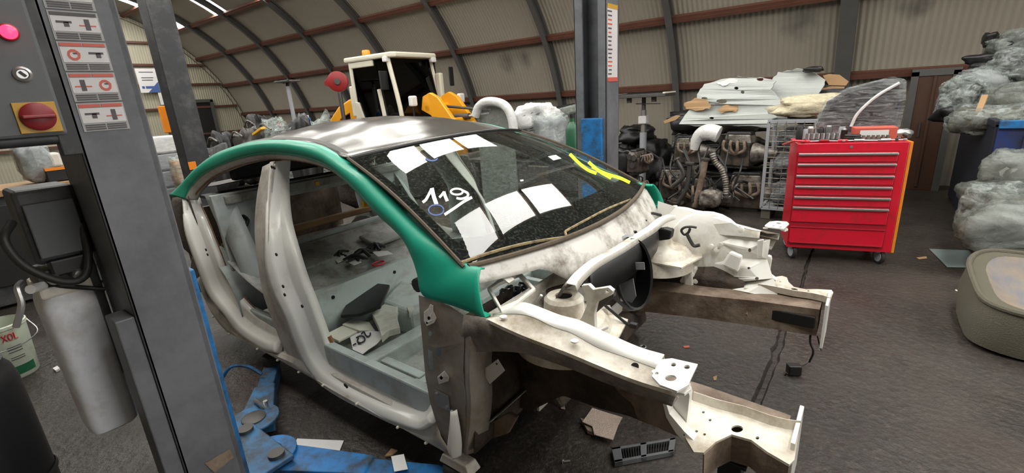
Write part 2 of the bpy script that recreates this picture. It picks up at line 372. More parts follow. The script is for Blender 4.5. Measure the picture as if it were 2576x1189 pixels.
cm = MB(); e = sorted(LX); edges = [X0]+[v for x in e for v in (x-LW, x+LW)]+[X1]
for i in range(0, len(edges), 2):
    q = clad('', 55.7, 130.7, edges[i], edges[i+1], None); cm.add(q.v, q.f)
for x in e:                      # ridge strip between the two slopes' rooflights
    q = clad('', 88.2, 100.2, x-LW, x+LW, None, step=2); cm.add(q.v, q.f)
tag(cm.build('ceiling', M['sheet'], sm=2), kind='structure')
wn = 0
for x in e:
    for a0, a1 in ((55.7, 88.2), (100.2, 130.7)):
        wn += 1
        tag(clad('', a0, a1, x-LW, x+LW, None, n=6).build('window_%d' % wn, M['rooflight'], sm=2), 'translucent corrugated rooflight sheet glowing with daylight', kind='structure')
# ribs and purlins
tn = 0
for x in RIBS:
    tn += 1; m = MB(); wd = .11 if abs(x+.49) > .1 else .20; d = .15
    ang = [i*3 for i in range(61)]
    def rc(r, dx): return [Vector((x+dx, *arc(a, r))) for a in ang]
    for r0, r1, hw_ in ((AR-.005, AR-.02, wd/2), (AR-.02, AR-d+.012, .008 if wd < .15 else wd/2), (AR-d+.012, AR-d, wd/2)):
        m.loft([rc(r0, -hw_), rc(r0, hw_), rc(r1, hw_), rc(r1, -hw_)], close=True)
    tag(m.build('trim_%d' % tn, M['rib'], sm=True), 'dark steel arch rib', kind='structure')
for a in PUR:
    tn += 1; y, z = arc(a, AR-.045); m = MB(); rot = Matrix.Rotation(R(a), 3, 'X')
    m.box(((X0+X1)/2, y, z), (X1-X0, .075, .06), rot)
    y2, z2 = arc(a-.45, AR-.09); m.box(((X0+X1)/2, y2, z2), (X1-X0, .012, .05), rot)
    tag(m.build('trim_%d' % tn, M['purlin']), 'red-oxide painted purlin along the cladding', kind='structure')
# end wall at the far left
m = MB(); na = 48
prof = [Vector((X0, *arc(180*k/na, AR+.03))) for k in range(na+1)]
cols = int(10.6/.0762*3); cur = []
for i in range(cols+1):
    y = AY-5.3+10.6*i/cols; zt = math.sqrt(max(.0004, (AR+.03)**2-(y-AY)**2)); cur.append([Vector((X0+.05+.009*cos(2*pi*y/.0762), y, t*zt)) for t in (0, 1)])
m.loft(cur)
tag(m.build('wall_back', M['endsheet'], sm=2), kind='structure')
for z in (1.0, 1.95, 2.75, 3.4, 4.1):
    tn += 1; hwd = math.sqrt(AR**2-z*z)-.1
    tag(MB().box((X0+.12, AY, z), (.07, 2*hwd, .07)).build('trim_%d' % tn, M['purlin']), 'red-oxide sheeting rail of the end wall', kind='structure')
m = MB(); cur = []
for i in range(cols+1):
    y = AY-5.3+10.6*i/cols; zt = math.sqrt(max(.0004, (AR+.03)**2-(y-AY)**2)); cur.append([Vector((X1-.02, y, t*zt)) for t in (0, 1)])
m.loft(cur); tag(m.build('wall_front', M['endsheet'], sm=2), kind='structure')
# doorway in the end wall (open, dark lean-to behind a frame)
d0 = onx(492, 330, X0+.14); d1 = onx(545, 330, X0+.14)
dr = MB(); dr.box((X0+.10, (d0.y+d1.y)/2, 1.05), (.06, d1.y-d0.y, 2.1))
do = dr.build('door_1', M['black']); tag(do, 'dark steel door in the far end wall', kind='structure')
fr = MB(); fr.box((X0+.15, d0.y-.05, 1.08), (.10, .10, 2.2)); fr.box((X0+.15, d1.y+.05, 1.08), (.10, .10, 2.2)); fr.box((X0+.15, (d0.y+d1.y)/2, 2.17), (.10, d1.y-d0.y+.2, .10)); fr.build('door_frame', M['rib'], do)
MB().tube([(X0+.2, d0.y+.1, 1.0), (X0+.2, d0.y+.25, 1.0)], .02).build('door_handle', M['steel'], do)
# added glowing panel, framed as a door in the unseen end wall, for fill light
do = MB().box((X1-.10, 3.4, 1.85), (.04, 5.0, 3.7)).build('fill_light_panel', M['fill_glow']); tag(do, 'added glowing fill-light panel framed as a door in the near end wall', kind='structure')
fr = MB(); fr.box((X1-.10, .83, 1.9), (.12, .12, 3.8)); fr.box((X1-.10, 5.97, 1.9), (.12, .12, 3.8)); fr.box((X1-.10, 3.4, 3.78), (.12, 5.26, .14)); fr.build('door_frame', M['rib'], do)
# brown panel door in the far wall, right of the tool cabinet
p0 = ony(2306, 225, 8.72); p1 = ony(2392, 220, 8.72)
do = MB().box(((p0.x+p1.x)/2, 8.74, .78), (p1.x-p0.x, .05, 1.56)).build('door_2', M['brownboard'], bevel=.004); tag(do, 'brown boarded door in the far wall right of the tool cabinet', kind='structure')
fr = MB(); fr.box((p0.x-.04, 8.74, .8), (.08, .08, 1.62)); fr.box((p1.x+.04, 8.74, .8), (.08, .08, 1.62)); fr.box(((p0.x+p1.x)/2, 8.74, 1.60), (p1.x-p0.x+.16, .08, .09)); fr.build('door_frame', M['rib'], do)
MB().box(((p0.x+p1.x)/2, 8.70, .8), (.03, .02, 1.5)).build('centre_batten', M['brownboard'], do)
MB().tube([(p0.x+.1, 8.69, .75), (p0.x+.1, 8.69, .95)], .012).build('door_handle', M['darksteel'], do)

# ================================================================== THE CAR SHELL (aligned with the hall, nose towards +x, centre line y = 1.95)
YC = 1.95
HZ = [0, .21, .45, .75, .95, 1.06, 1.2, 1.35, 1.45, 1.6]; HW = [.85, .85, .88, .89, .87, .83, .77, .71, .66, .6]
def S(p, off=0.0):
    """point of the near body side seen along ray p, off = metres inboard of the outer skin"""
    d = ray(*p); lo, hi = .2, 3.
    for _ in range(46):
        y = (lo+hi)/2; z = H+d.z/d.y*y
        if y < YC-interp(z, HZ, HW)+off: lo = y
        else: hi = y
    return EYE+d*(y/d.y)
def mir(o_mb): return o_mb.copy().mirror(YC)
car = thing('car_body_shell', 'stripped white car body shell with bare metal roof and green roof rails', 'car', (-2.0, YC, 0))
def both(mb, name, mat, **k):
    a = mb.build(name, mat, car, **k); b = mir(mb).build(name, mat, car, **k); return a, b

# --- green cant rails, A pillars and fender corners
GP = [((425, 490), (461, 499)), ((443, 474), (468, 484)), ((460, 460), (478, 468)), ((493, 425), (509, 438)), ((537, 389), (552, 415)), ((591, 367), (600, 398)), ((646, 354), (655, 388)), ((706, 351), (706, 388)),
      ((761, 355), (750, 394)), ((804, 365), (790, 405)), ((837, 381), (822, 420)), ((875, 407), (857, 447)), ((919, 437), (901, 490)), ((962, 480), (940, 533)), ((1006, 524), (985, 574)),
      ((1050, 568), (1015, 608)), ((1094, 607), (1035, 650)), ((1137, 642), (1047, 690)), ((1164, 660), (1062, 743)), ((1188, 670), (1137, 769)), ((1209, 674), (1220, 801))]
gt = smooth([S(a, .012) for a, b in GP], 4); gb = smooth([S(b) for a, b in GP], 4)
rows = []; nG = len(gt)
for t, bul in ((0, 0), (.04, .006), (.14, .016), (.3, .024), (.5, .026), (.7, .02), (.88, .010), (.97, .002), (1, -.006)):
    r_ = []
    for i, (a, b) in enumerate(zip(gt, gb)):
        p = a.lerp(b, t); s = (a-b).length; k = min(1, .12/s if s > .12 else 1)
        r_.append(p+Vector((0, -bul*k*1.1, bul*.5*k)))
    rows.append(r_)
green = MB().loft([[p+Vector((0, .022, -.006)) for p in gt]]+rows+[[p+Vector((0, .03, .0)) for p in gb]])
both(green, 'green_roof_rail', M['green'], sm=2, solid=.006, off=-1)
# --- weatherstrip flange under the rail (aperture edge)
fl_o, fl_i = [], []
n2 = len(gb)
for i, p in enumerate(gb[:4*18+1]):
    t = (gb[min(i+1, n2-1)]-gb[max(i-1, 0)]); nrm = Vector((t.z, 0, -t.x)).normalized()
    if nrm.z > 0 and i < 60: nrm = -nrm
    fl_o.append(p+Vector((0, .012, 0))); fl_i.append(p+nrm*.034+Vector((0, .045, 0)))
fmb = MB().loft([fl_o, [a.lerp(b, .45)+Vector((0, -.008, 0)) for a, b in zip(fl_o, fl_i)], fl_i, [p+Vector((0, .03, -.004)) for p in fl_i]])
both(fmb, 'aperture_flange', M['pillar'], sm=True, solid=.004)
edge = MB().tube(fl_i[4:], .006, 6); both(edge, 'flange_edge', M['rust'], sm=True)

# --- door jambs: front (B pillar - sill - hinge pillar) and rear (C pillar - sill)
FO = [(684, 406), (676, 496), (673, 589), (673, 665), (690, 731), (722, 797), (745, 860), (770, 914), (808, 963), (870, 1004), (952, 1043), (1014, 1066), (1062, 1078), (1096, 1060)]
FI = [(717, 408), (714, 469), (720, 556), (739, 633), (761, 704), (782, 758), (804, 819), (822, 866), (843, 898), (882, 926), (952, 963), (1014, 992), (1062, 1014), (1080, 1006)]
RO = [(463, 499), (466, 540), (472, 590), (498, 665), (530, 742), (570, 792), (603, 836), (664, 877), (701, 886)]
RI = [(490, 494), (497, 526), (512, 560), (545, 643), (569, 704), (602, 753), (640, 791), (675, 812), (703, 829)]
def jamb(o_, i_, depth=.10, step=.5):
    a = smooth([S(p, .012) for p in o_], 5); b = smooth([S(p, depth) for p in i_], 5)
    def mid(t, dy): return [p.lerp(q, t)+Vector((0, dy, 0)) for p, q in zip(a, b)]
    cur = [[p+Vector((0, .02, 0)) for p in a], a, mid(.06, -.016), mid(.16, -.020), mid(step-.16, -.026), mid(step-.06, -.022), mid(step+.02, .016), mid(step+.14, .012), mid(.93, .0), b, [p+Vector((0, .035, .012)) for p in b]]
    return MB().loft(cur, cap=True), b
jf, jfi = jamb(FO, FI); jr, jri = jamb(RO, RI, .09)
both(jf, 'front_door_jamb', M['white'], sm=2, solid=.004, off=-1)
both(jr, 'rear_door_jamb', M['white'], sm=2, solid=.004, off=-1)
both(MB().tube([p+Vector((0, .028, .018)) for p in jfi[34:]], .013, 6), 'sill_flange_rust', M['rust'], sm=True)
both(MB().tube([p+Vector((0, .03, .01)) for p in jri[4:]], .006, 6), 'sill_flange_rust', M['rust'], sm=True)
# grey inner face of the B pillar left of the white jamb
BL = [(670, 420), (654, 496), (649, 578), (660, 665), (673, 742), (700, 822), (716, 862), (738, 900)]
BR = [(686, 406), (678, 496), (675, 589), (675, 665), (692, 731), (724, 797), (747, 860), (772, 914)]
bl = smooth([S(p, .07) for p in BL], 5); br = smooth([S(p, .008) for p in BR], 5)
bp = MB().loft([[p+Vector((0, .03, 0)) for p in bl], bl, [a.lerp(b, .2)+Vector((0, -.03, 0)) for a, b in zip(bl, br)], [a.lerp(b, .6)+Vector((0, -.014, 0)) for a, b in zip(bl, br)], br])
both(bp, 'centre_pillar_inner', M['pillar'], sm=True, solid=.004, off=-1)
# striker holes on the pillars
for p in ((712, 720), (716, 741), (695, 640), (684, 420), (690, 422), (518, 628), (522, 640), (760, 770), (868, 968), (872, 972)):
    c = S(p, -.028 if p[0] > 700 and p[0] < 730 else -.02); MB().lathe([(.009, -.002), (.009, .003)], 10, c, (0, 1, 0)).build('pillar_hole', M['black'], car, sm=True)
# --- sill outer panel and pinch weld
SP = [((500, 700), (500, 700)), ((520, 748), (522, 764)), ((560, 792), (556, 822)), ((603, 838), (590, 843)), ((664, 879), (650, 876)), ((701, 887), (690, 898)), ((738, 900), (735, 923)), ((772, 915), (775, 945)), ((808, 964), (830, 976)), ((870, 1005), (900, 1014)), ((952, 1044), (985, 1062)), ((1014, 1067), (1050, 1098)), ((1064, 1079), (1096, 1123)), ((1100, 1062), (1142, 1150))]
su = smooth([S(a, .016) for a, b in SP], 4); sl = smooth([S(b) for a, b in SP], 4)
sill = MB().loft([[p+Vector((0, .06, 0)) for p in su], su, [a.lerp(b, .35)+Vector((0, -.012, 0)) for a, b in zip(su, sl)], [a.lerp(b, .8)+Vector((0, -.006, .006)) for a, b in zip(su, sl)], [p+Vector((0, .01, .012)) for p in sl], [p+Vector((0, .012, -.012)) for p in sl], [p+Vector((0, .03, -.012)) for p in sl], [p+Vector((0, .04, .05)) for p in sl], [p+Vector((0, .16, .06)) for p in sl]])
both(sill, 'sill_panel', M['pillar'], sm=True, solid=.003, off=-1)
for i in range(6, len(sl)-2, 5): MB().lathe([(.007, 0), (.007, .016), (.003, .02)], 8, sl[i]+Vector((0, .005, 0)), (0, -1, 0)).build('sill_clip', M['papercream'], car, sm=True)
# --- hinge pillar with holes, brackets and hinges
hp = [(1053, 742), (1056, 790), (1063, 864), (1070, 947), (1082, 1012), (1100, 1070), (1118, 1128), (1142, 1150), (1163, 1132), (1172, 1080), (1170, 1000), (1166, 930), (1168, 860), (1166, 792), (1130, 768), (1090, 752)]
hh = [circ(1103, 884, 8, 12), [(1076, 878), (1088, 884), (1091, 928), (1080, 930)], circ(1082, 838, 5, 6, 8)]
pl = lambda u, v, w_: S((u, v), .006+w_)
hinge = MB().prism(hp, hh, pl, .06); both(hinge, 'hinge_pillar', M['hingeplate'], sm=True)
brk = MB(); brk.prism([(1066, 785), (1078, 775), (1082, 765), (1090, 768), (1090, 782), (1098, 800), (1092, 812), (1074, 820), (1066, 806)], [circ(1079, 800, 4, 5, 8), circ(1074, 812, 2.5, 3, 8)], lambda u, v, w_: S((u, v), -.012+w_), .02)
brk.build('door_hinge', M['whitegrime'], car, bevel=.002)
brk = MB(); brk.prism([(1100, 948), (1118, 932), (1130, 948), (1128, 958), (1104, 966)], [circ(1110, 950, 4, 5, 8)], lambda u, v, w_: S((u, v), -.02+w_), .03)
brk.build('door_hinge', M['whitegrime'], car, bevel=.002)
MB().prism([(1092, 978), (1128, 996), (1132, 1034), (1098, 1020)], [], lambda u, v, w_: S((u, v), -.004+w_), .012).build('rubber_plate', M['greyplastic'], car, bevel=.002)
for p in ((1100, 989), (1126, 1022)): MB().lathe([(.008, 0), (.008, .008), (.004, .010)], 8, S(p, -.004), (0, -1, 0)).build('bolt', M['steel'], car, sm=True)
# front face of the hinge pillar: white channel running down to the jacking foot
ch_o = [S(p, .01) for p in ((1168, 800), (1170, 860), (1168, 940), (1172, 1010), (1168, 1080), (1160, 1135))]
ch = MB().loft([smooth(ch_o, 4), smooth([p+Vector((.03, -.004, 0)) for p in ch_o], 4), smooth([p+Vector((.05, .03, 0)) for p in ch_o], 4), smooth([p+Vector((.055, .09, 0)) for p in ch_o], 4)])
both(ch, 'pillar_front_channel', M['hingeplate'], sm=True, solid=.004)
wf = [S((1137, 1030), -.004), S((1132, 1085), -.012), S((1128, 1128), -.016), S((1140, 1150), -.01)]; wg = [S((1150, 1030), -.004), S((1158, 1080), -.012), S((1162, 1120), -.012), S((1160, 1142), -.004)]
both(MB().loft([smooth(wf, 4), [a.lerp(b, .5)+Vector((0, -.02, 0)) for a, b in zip(smooth(wf, 4), smooth(wg, 4))], smooth(wg, 4)]), 'sill_end_cover', M['white'], sm=True, solid=.01)
jk = MB().hexa([Vector(v) for v in ((-1.33, 1.085, .155), (-1.15, 1.085, .155), (-1.15, 1.16, .155), (-1.33, 1.16, .155), (-1.31, 1.09, .20), (-1.17, 1.09, .20), (-1.17, 1.15, .20), (-1.31, 1.15, .20))]); both(jk, 'jacking_foot', M['pillar'], bevel=.006)

# --- windscreen
def G(u, v, up=0.0):
    hw = .81+(.67-.81)*v
    xb = -.98-.13*u*u; zb = 1.055+.02*u*u; xt = -1.80-.12*u*u; zt = 1.465-.045*u*u
    return Vector((xb+(xt-xb)*v, YC+u*hw, zb+(zt-zb)*v+.03*sin(pi*v)+up))
def Gn(u, v):
    e_ = 1e-3; n_ = (G(u+e_, v)-G(u-e_, v)).cross(G(u, v+e_)-G(u, v-e_)).normalized(); return n_ if n_.z > 0 else -n_
def proj(p):
    d = p-EYE; return CX+F*d.dot(_rt)/d.dot(_fw), CY-F*d.dot(_up)/d.dot(_fw)
def guv(px, py):
    u, v = 0., .5
    for _ in range(40):
        a = proj(G(u, v)); b = proj(G(u+1e-4, v)); c = proj(G(u, v+1e-4))
        j11, j21, j12, j22 = (b[0]-a[0])*1e4, (b[1]-a[1])*1e4, (c[0]-a[0])*1e4, (c[1]-a[1])*1e4
        fx, fy = a[0]-px, a[1]-py; det = j11*j22-j12*j21
        u -= .7*(j22*fx-j12*fy)/det; v -= .7*(-j21*fx+j11*fy)/det
    return u, v
ws = MB().grid(lambda a, b: G(-1+2*a, b), 40, 28).build('windscreen', M['glass'], car, sm=2)
# black ceramic border: four bands a hair under the glass
def fb(v): return -.9+0*v
fr = MB()
def band(fn, nu, nv): fr.grid(fn, nu, nv)
lowv = lambda u: .175-.05*u*u+(.05*max(0, -u-.8)/.2)
band(lambda a, b: G(-1+2*a, b*lowv(-1+2*a), -.004), 40, 4)
band(lambda a, b: G(-1+2*a, .965+.035*b, -.004), 40, 2)
band(lambda a, b: G(-1+b*.055, a, -.004), 24, 2); band(lambda a, b: G(1-b*.05, a, -.004), 24, 2)
fr.build('frit_border', M['blackglass'], ws, sm=2)
# dried sealant lines and edge seals over the lower border
def gline(pts, up=.004): return [(lambda uv: G(uv[0], uv[1])+Gn(*uv)*up)(guv(*p)) for p in pts]
def strip(pts, r, mat, name, parent, up=.003, n=6): return MB().tube(smooth(gline(pts, up), 4), r, n).build(name, mat, parent, sm=True)
strip([(1160, 662), (1240, 635), (1330, 612), (1421, 598)], .007, M['seal'], 'sealant_line', ws)
strip([(1421, 583), (1470, 556), (1530, 525), (1585, 503)], .006, M['seal'], 'sealant_line', ws)
strip([(1421, 583), (1424, 596)], .006, M['seal'], 'sealant_line', ws)
MB().tube([G(u, 0)+Vector((.012, 0, .002)) for u in [-1+.05*i for i in range(41)]], .011, 8).build('lower_seal', M['seal_dark'], ws, sm=True)
MB().tube([G(-1, v)+Vector((-.002, -.008, 0)) for v in [.04*i for i in range(26)]], .008, 6).build('side_seal', M['seal_dark'], ws, sm=True)
MB().tube([G(1, v)+Vector((-.002, .008, 0)) for v in [.04*i for i in range(26)]], .008, 6).build('side_seal', M['seal_dark'], ws, sm=True)
# marker writing on the glass
def ribbon(pts, wd, mat, name, lab=None, k=5):
    c = smooth([Vector((p[0], p[1], 0)) for p in pts], k) if len(pts) > 2 else [Vector((*p, 0)) for p in pts]
    a, b = [], []
    for i, p in enumerate(c):
        t = (c[min(i+1, len(c)-1)]-c[max(i-1, 0)]).normalized(); n_ = Vector((-t.y, t.x, 0))*wd/2
        for l, q in ((a, p+n_), (b, p-n_)):
            u, v = guv(q.x, q.y); l.append(G(u, v)+Gn(u, v)*.0025)
    o = MB().loft([a, b]).build(name, mat, ws, solid=.0008)
    if lab: o['label'] = lab
    return o
ribbon([(1063, 510), (1072, 502), (1086, 476)], 7, M['chalk'], 'marker_stroke', 'white marker digits 119')
ribbon([(1086, 474), (1091, 495), (1098, 515)], 10, M['chalk'], 'marker_stroke')
ribbon([(1105, 498), (1112, 490), (1117, 483)], 6, M['chalk'], 'marker_stroke')
ribbon([(1116, 483), (1120, 495), (1125, 507)], 8, M['chalk'], 'marker_stroke')
ribbon([(1149+15*cos(t*.35), 483+7.5*sin(t*.35)) for t in range(19)], 5, M['chalk'], 'marker_stroke', k=2)
ribbon([(1163, 480), (1176, 487), (1175, 496), (1160, 501), (1148, 499)], 6, M['chalk'], 'marker_stroke')
ribbon([(1187, 497), (1165, 509), (1145, 523), (1118, 541)], 7, M['chalk'], 'marker_stroke')
cc = [(1097+19*cos(t*.31), 529+13*sin(t*.31)) for t in range(21)]
ribbon(cc, 3.5, M['bluemark'], 'marker_ring', 'blue marker ring on the glass', 2)
cc = [(1086+14*cos(t*.31), 399+6*sin(t*.31)) for t in range(0, 12)]
ribbon(cc, 3.5, M['bluemark'], 'marker_ring', k=2)
ribbon([(1433, 388), (1455, 410), (1478, 428), (1500, 437)], 8, M['yellowmark'], 'marker_zigzag', 'fluorescent yellow marker zigzag')
ribbon([(1480, 408), (1505, 430), (1537, 449)], 8, M['yellowmark'], 'marker_zigzag')
ribbon([(1489, 420), (1520, 436), (1560, 449), (1584, 460)], 8, M['yellowmark'], 'marker_zigzag')
def decal(q, mat, name, up=.002):
    vs_ = []
    for p in q: u, v = guv(*p); vs_.append(G(u, v)+Gn(u, v)*up)
    return MB().add(vs_, [(0, 1, 2, 3)]).build(name, mat, ws, solid=.0006)
decal([(1378, 394), (1398, 390), (1412, 399), (1392, 404)], M['paper'], 'inspection_sticker')
decal([(1308, 453), (1316, 452), (1317, 456), (1309, 457)], M['paper'], 'inspection_sticker')
mbm = [(880, 394), (935, 384), (940, 402), (918, 424), (900, 424)]
vs_ = [(lambda uv: G(uv[0], uv[1], -.006))(guv(*p)) for p in mbm]
MB().add(vs_, [tuple(range(5))]).build('frit_corner', M['blackglass'], ws, solid=.002)

# --- roof skin (bare metal), crowned, from the screen header back to the rear window header
def roofpt(u, t):
    """u -1..1 lateral, t 0 front .. 1 rear"""
    xf = -1.80-.12*u*u; xr = -3.72-.06*(1-u*u); x = xf+(xr-xf)*t
    xs = [-3.95, -3.79, -3.608, -3.386, -3.111, -2.843, -2.574, -2.349, -2.184, -2.061, -1.92, -1.8]; zs = [1.11, 1.195, 1.298, 1.392, 1.45, 1.483, 1.491, 1.484, 1.464, 1.437, 1.42, 1.39]; yo = [1.153, 1.185, 1.224, 1.267, 1.294, 1.307, 1.309, 1.307, 1.3, 1.288, 1.278, 1.27]
    ze = interp(x, xs, zs); hw = YC-interp(x, xs, yo)-.004
    cr = .082*(1-u*u)*(interp(t, [0, .1, .3, .6, 1], [.75, .85, 1, 1, .7]))
    zc = ze+cr
    if t < .10: zc = zc*(t/.10)+(G(u, 1).z+.004)*(1-t/.10)
    zc += .0025*sin(4.5*pi*u)*sin(pi*t)
    return Vector((x, YC+u*hw, zc))
rf = MB().grid(lambda a, b: roofpt(-1+2*a, b), 48, 36).build('roof_panel', M['roof'], car, sm=2, solid=.004, off=-1)
MB().tube([roofpt(-1+.05*i, 0)+Vector((.006, 0, -.004)) for i in range(41)], .008, 6).build('header_seal', M['black'], rf, sm=True)
for t0 in (.22, .48, .74):     # roof bows underneath
    MB().loft([[roofpt(-.97+.0485*i, t0+dt)+Vector((0, 0, dz)) for i in range(41)] for dt, dz in ((0, -.012), (.008, -.04), (.03, -.04), (.038, -.012))]).build('roof_bow', M['black'], car, sm=True)
MB().grid(lambda a, b: roofpt(-.96+1.92*a, .02+.96*b)+Vector((0, 0, -.03)), 20, 14).build('headliner', M['black'], car, sm=2)

# --- upper inner cabin: header rails (dark) along both cant rails
ir = MB().tube(smooth([p+Vector((0, .045, -.02)) for p in gt[8:60:6]], 3), .03, 8); both(ir, 'inner_cant_rail', M['darksteel'], sm=True)
# A pillar inner trim seen through the glass (pale)
ap = [p+Vector((0, .05, -.03)) for p in gt[44:70:4]]
both(MB().tube(smooth(ap, 3), .022, 8), 'inner_front_pillar', M['interior'], sm=True)
# far side inner faces of pillars pale: added thickness via inner plates
def inner_plate(o_, i_, off, mat, name):
    a = smooth([S(p, off) for p in o_], 4); b = smooth([S(p, off+.01) for p in i_], 4)
    m_ = MB().loft([a, [p.lerp(q, .5)+Vector((0, .03, 0)) for p, q in zip(a, b)], b]); both(m_, name, mat, sm=True, solid=.003)
inner_plate(FO[:7], FI[:7], .12, M['interior'], 'inner_centre_pillar')
inner_plate(RO[:6], RI[:6], .14, M['interior'], 'inner_rear_pillar')
inner_plate([(1055, 750), (1064, 864), (1074, 960), (1085, 1040)], [(1160, 795), (1165, 870), (1168, 960), (1165, 1060)], .10, M['interior'], 'inner_hinge_pillar')

# --- floor pan, tunnel, seat riser, rear seat pan, bulkhead, parcel shelf, boot
fp = MB()
def floorz(x, y):
    tz = .12*math.exp(-((y-YC)/.14)**4) if x > -2.55 else 0
    rib_ = .008*sin(x*26)*(1 if abs(y-YC) > .2 else 0)*(.5+.5*sin(y*9))
    return .29+tz+rib_+(max(0, x+1.25)*.7)
fp.grid(lambda a, b: Vector((-2.58+1.5*a, 1.17+1.56*b, floorz(-2.58+1.5*a, 1.17+1.56*b))), 60, 48)
fp.build('floor_pan', M['interiordirt'], car, sm=2, solid=.004)
both(MB().box((-2.35, 1.19, .345), (2.4, .05, .13)), 'inner_sill', M['interior'], bevel=.01)
def cross(x, y0, y1, wd, h0, h1):
    q = MB(); q.hexa([Vector(v) for v in ((x-wd/2, y0, h0), (x+wd/2, y0, h0), (x+wd/2, y1, h0), (x-wd/2, y1, h0), (x-wd*.35, y0, h1), (x+wd*.35, y0, h1), (x+wd*.35, y1, h1), (x-wd*.35, y1, h1))]); return q
for x, wd, h1 in ((-1.98, .14, .375), (-1.62, .10, .35)):
    both(cross(x, 1.2, 1.80, wd, .28, h1), 'seat_crossmember', M['interior'], bevel=.008)
both(MB().box((-1.80, 1.30, .335), (.34, .05, .05)), 'seat_rail', M['interior'], bevel=.006)
# heel board (riser) with lip, and rear seat pan
rs = MB().loft([[Vector((x, y, z)) for y in [1.13+.041*i for i in range(41)]] for x, z in ((-2.50, .29), (-2.53, .42), (-2.545, .565), (-2.555, .585), (-2.60, .585), (-2.62, .572))])
rs.build('rear_seat_riser', M['interior'], car, sm=True, solid=.004)
for y, z in ((1.42, .53), (1.9, .53), (2.3, .53)): MB().lathe([(.012, -.001), (.012, .004)], 10, (-2.545+.006, y, z), (1, 0, 0)).build('riser_hole', M['black'], car)
sp = MB().grid(lambda a, b: Vector((-2.6-.66*a, 1.15+1.6*b, .572+.16*a**2+.03*sin(b*13)*sin(a*9)*(1-a)+.035*abs(sin(b*pi*2))**3*sin(a*pi))), 24, 48)
sp.build('rear_seat_pan', M['interiordirt'], car, sm=2, solid=.004)
for y0 in (1.42, 2.18):   # pressed seat wells
    MB().box((-2.55-.42, y0+.05, .66), (.20, .44, .03), Matrix.Rotation(.22, 3, 'Y')).build('seat_pressing', M['interiordirt'], car, bevel=.012)
MB().hexa([Vector(v) for v in ((-2.32, 1.6, .29), (-2.05, 1.62, .29), (-2.05, 1.95, .29), (-2.52, 1.95, .29), (-2.36, 1.64, .46), (-2.1, 1.66, .43), (-2.1, 1.92, .43), (-2.5, 1.92, .48))]).build('tunnel_box', M['interior'], car, bevel=.02)
# bulkhead frame with a wide pass-through
bhx = -3.27
bo = [(1.16, .66), (2.74, .66), (2.74, 1.16), (1.16, 1.16)]
bi = [(1.44, .75), (2.46, .75), (2.46, .95), (2.38, 1.06), (1.52, 1.06), (1.44, .95)]
MB().prism(bo, [bi[::-1]], lambda u, v, w_: Vector((bhx+w_-(v-.66)*.12, u, v)), .03).build('rear_bulkhead', M['interior'], car, bevel=.006)
MB().box((bhx+.03, YC, .735), (.05, 1.5, .035)).build('bulkhead_lip', M['interior'], car, bevel=.008)
MB().box((bhx+.06, YC, .69), (.03, 1.5, .05)).build('bulkhead_step', M['interiordirt'], car, bevel=.008)
ps = MB().prism([(1.24, -3.30), (2.66, -3.30), (2.66, -3.72), (1.24, -3.72)], [circ(1.5, -3.5, .10, .10, 16), circ(2.4, -3.5, .10, .10, 16)], lambda u, v, w_: Vector((v, u, 1.10+w_)), .02); ps.build('parcel_shelf', M['darksteel'], car)
MB().box((-3.29, YC, 1.12), (.05, 1.44, .06)).build('parcel_shelf_edge', M['interiordirt'], car, bevel=.01)
MB().prism([(1.3, -3.4), (2.6, -3.4), (2.6, -4.25), (1.3, -4.25)], [circ(1.95, -3.85, .28, .28, 20)], lambda u, v, w_: Vector((v, u, .48+w_)), .02).build('boot_floor', M['railbrown'], car)
MB().box((-4.27, YC, .72), (.04, 1.4, .45)).build('boot_rear_panel', M['railbrown'], car, bevel=.01)
MB().box((-3.62, YC, .74), (.06, 1.36, .05)).build('boot_crossmember', M['cardboard'], car, bevel=.01)
for s_ in (0, 1):           # rear wheelhouses
    q = MB()
    def whp(a, b):
        th = pi*a; x = -3.62+.40*cos(th); z = .34+.40*sin(th); y = 1.14+.27*b**.8
        z2 = z-.10*max(0, b-.7)/.3; return Vector((x, y, z2))
    q.grid(whp, 20, 8)
    q.prism([(-3.62+.40*cos(pi*k/16), .34+.40*sin(pi*k/16)) for k in range(17)], [], lambda u, v, w_: Vector((u, 1.40+w_, v-.06)), .01)
    if s_: q.mirror(YC)
    q.build('rear_wheelhouse', M['interior'], car, sm=True, solid=.004)
# rear quarter inner panel: web from wheelhouse up to the C pillar with a strap
qp = [Vector((-3.10, 1.16, .62)), Vector((-3.2, 1.17, .80)), Vector((-3.36, 1.18, .98)), Vector((-3.50, 1.20, 1.14))]
qq = [Vector((-2.98, 1.27, .60)), Vector((-3.10, 1.28, .80)), Vector((-3.22, 1.29, .98)), Vector((-3.32, 1.30, 1.12))]
both(MB().loft([smooth(qp, 5), [a.lerp(b, .5)+Vector((.02, 0, .01)) for a, b in zip(smooth(qp, 5), smooth(qq, 5))], smooth(qq, 5)]), 'quarter_inner_panel', M['interior'], sm=True, solid=.006)
both(MB().tube(smooth([(-3.36, 1.27, 1.10), (-3.31, 1.30, 1.02), (-3.26, 1.33, .97), (-3.25, 1.29, .93), (-3.29, 1.26, .95)], 5), .012, 6), 'seat_belt_loop', M['black'], sm=True)
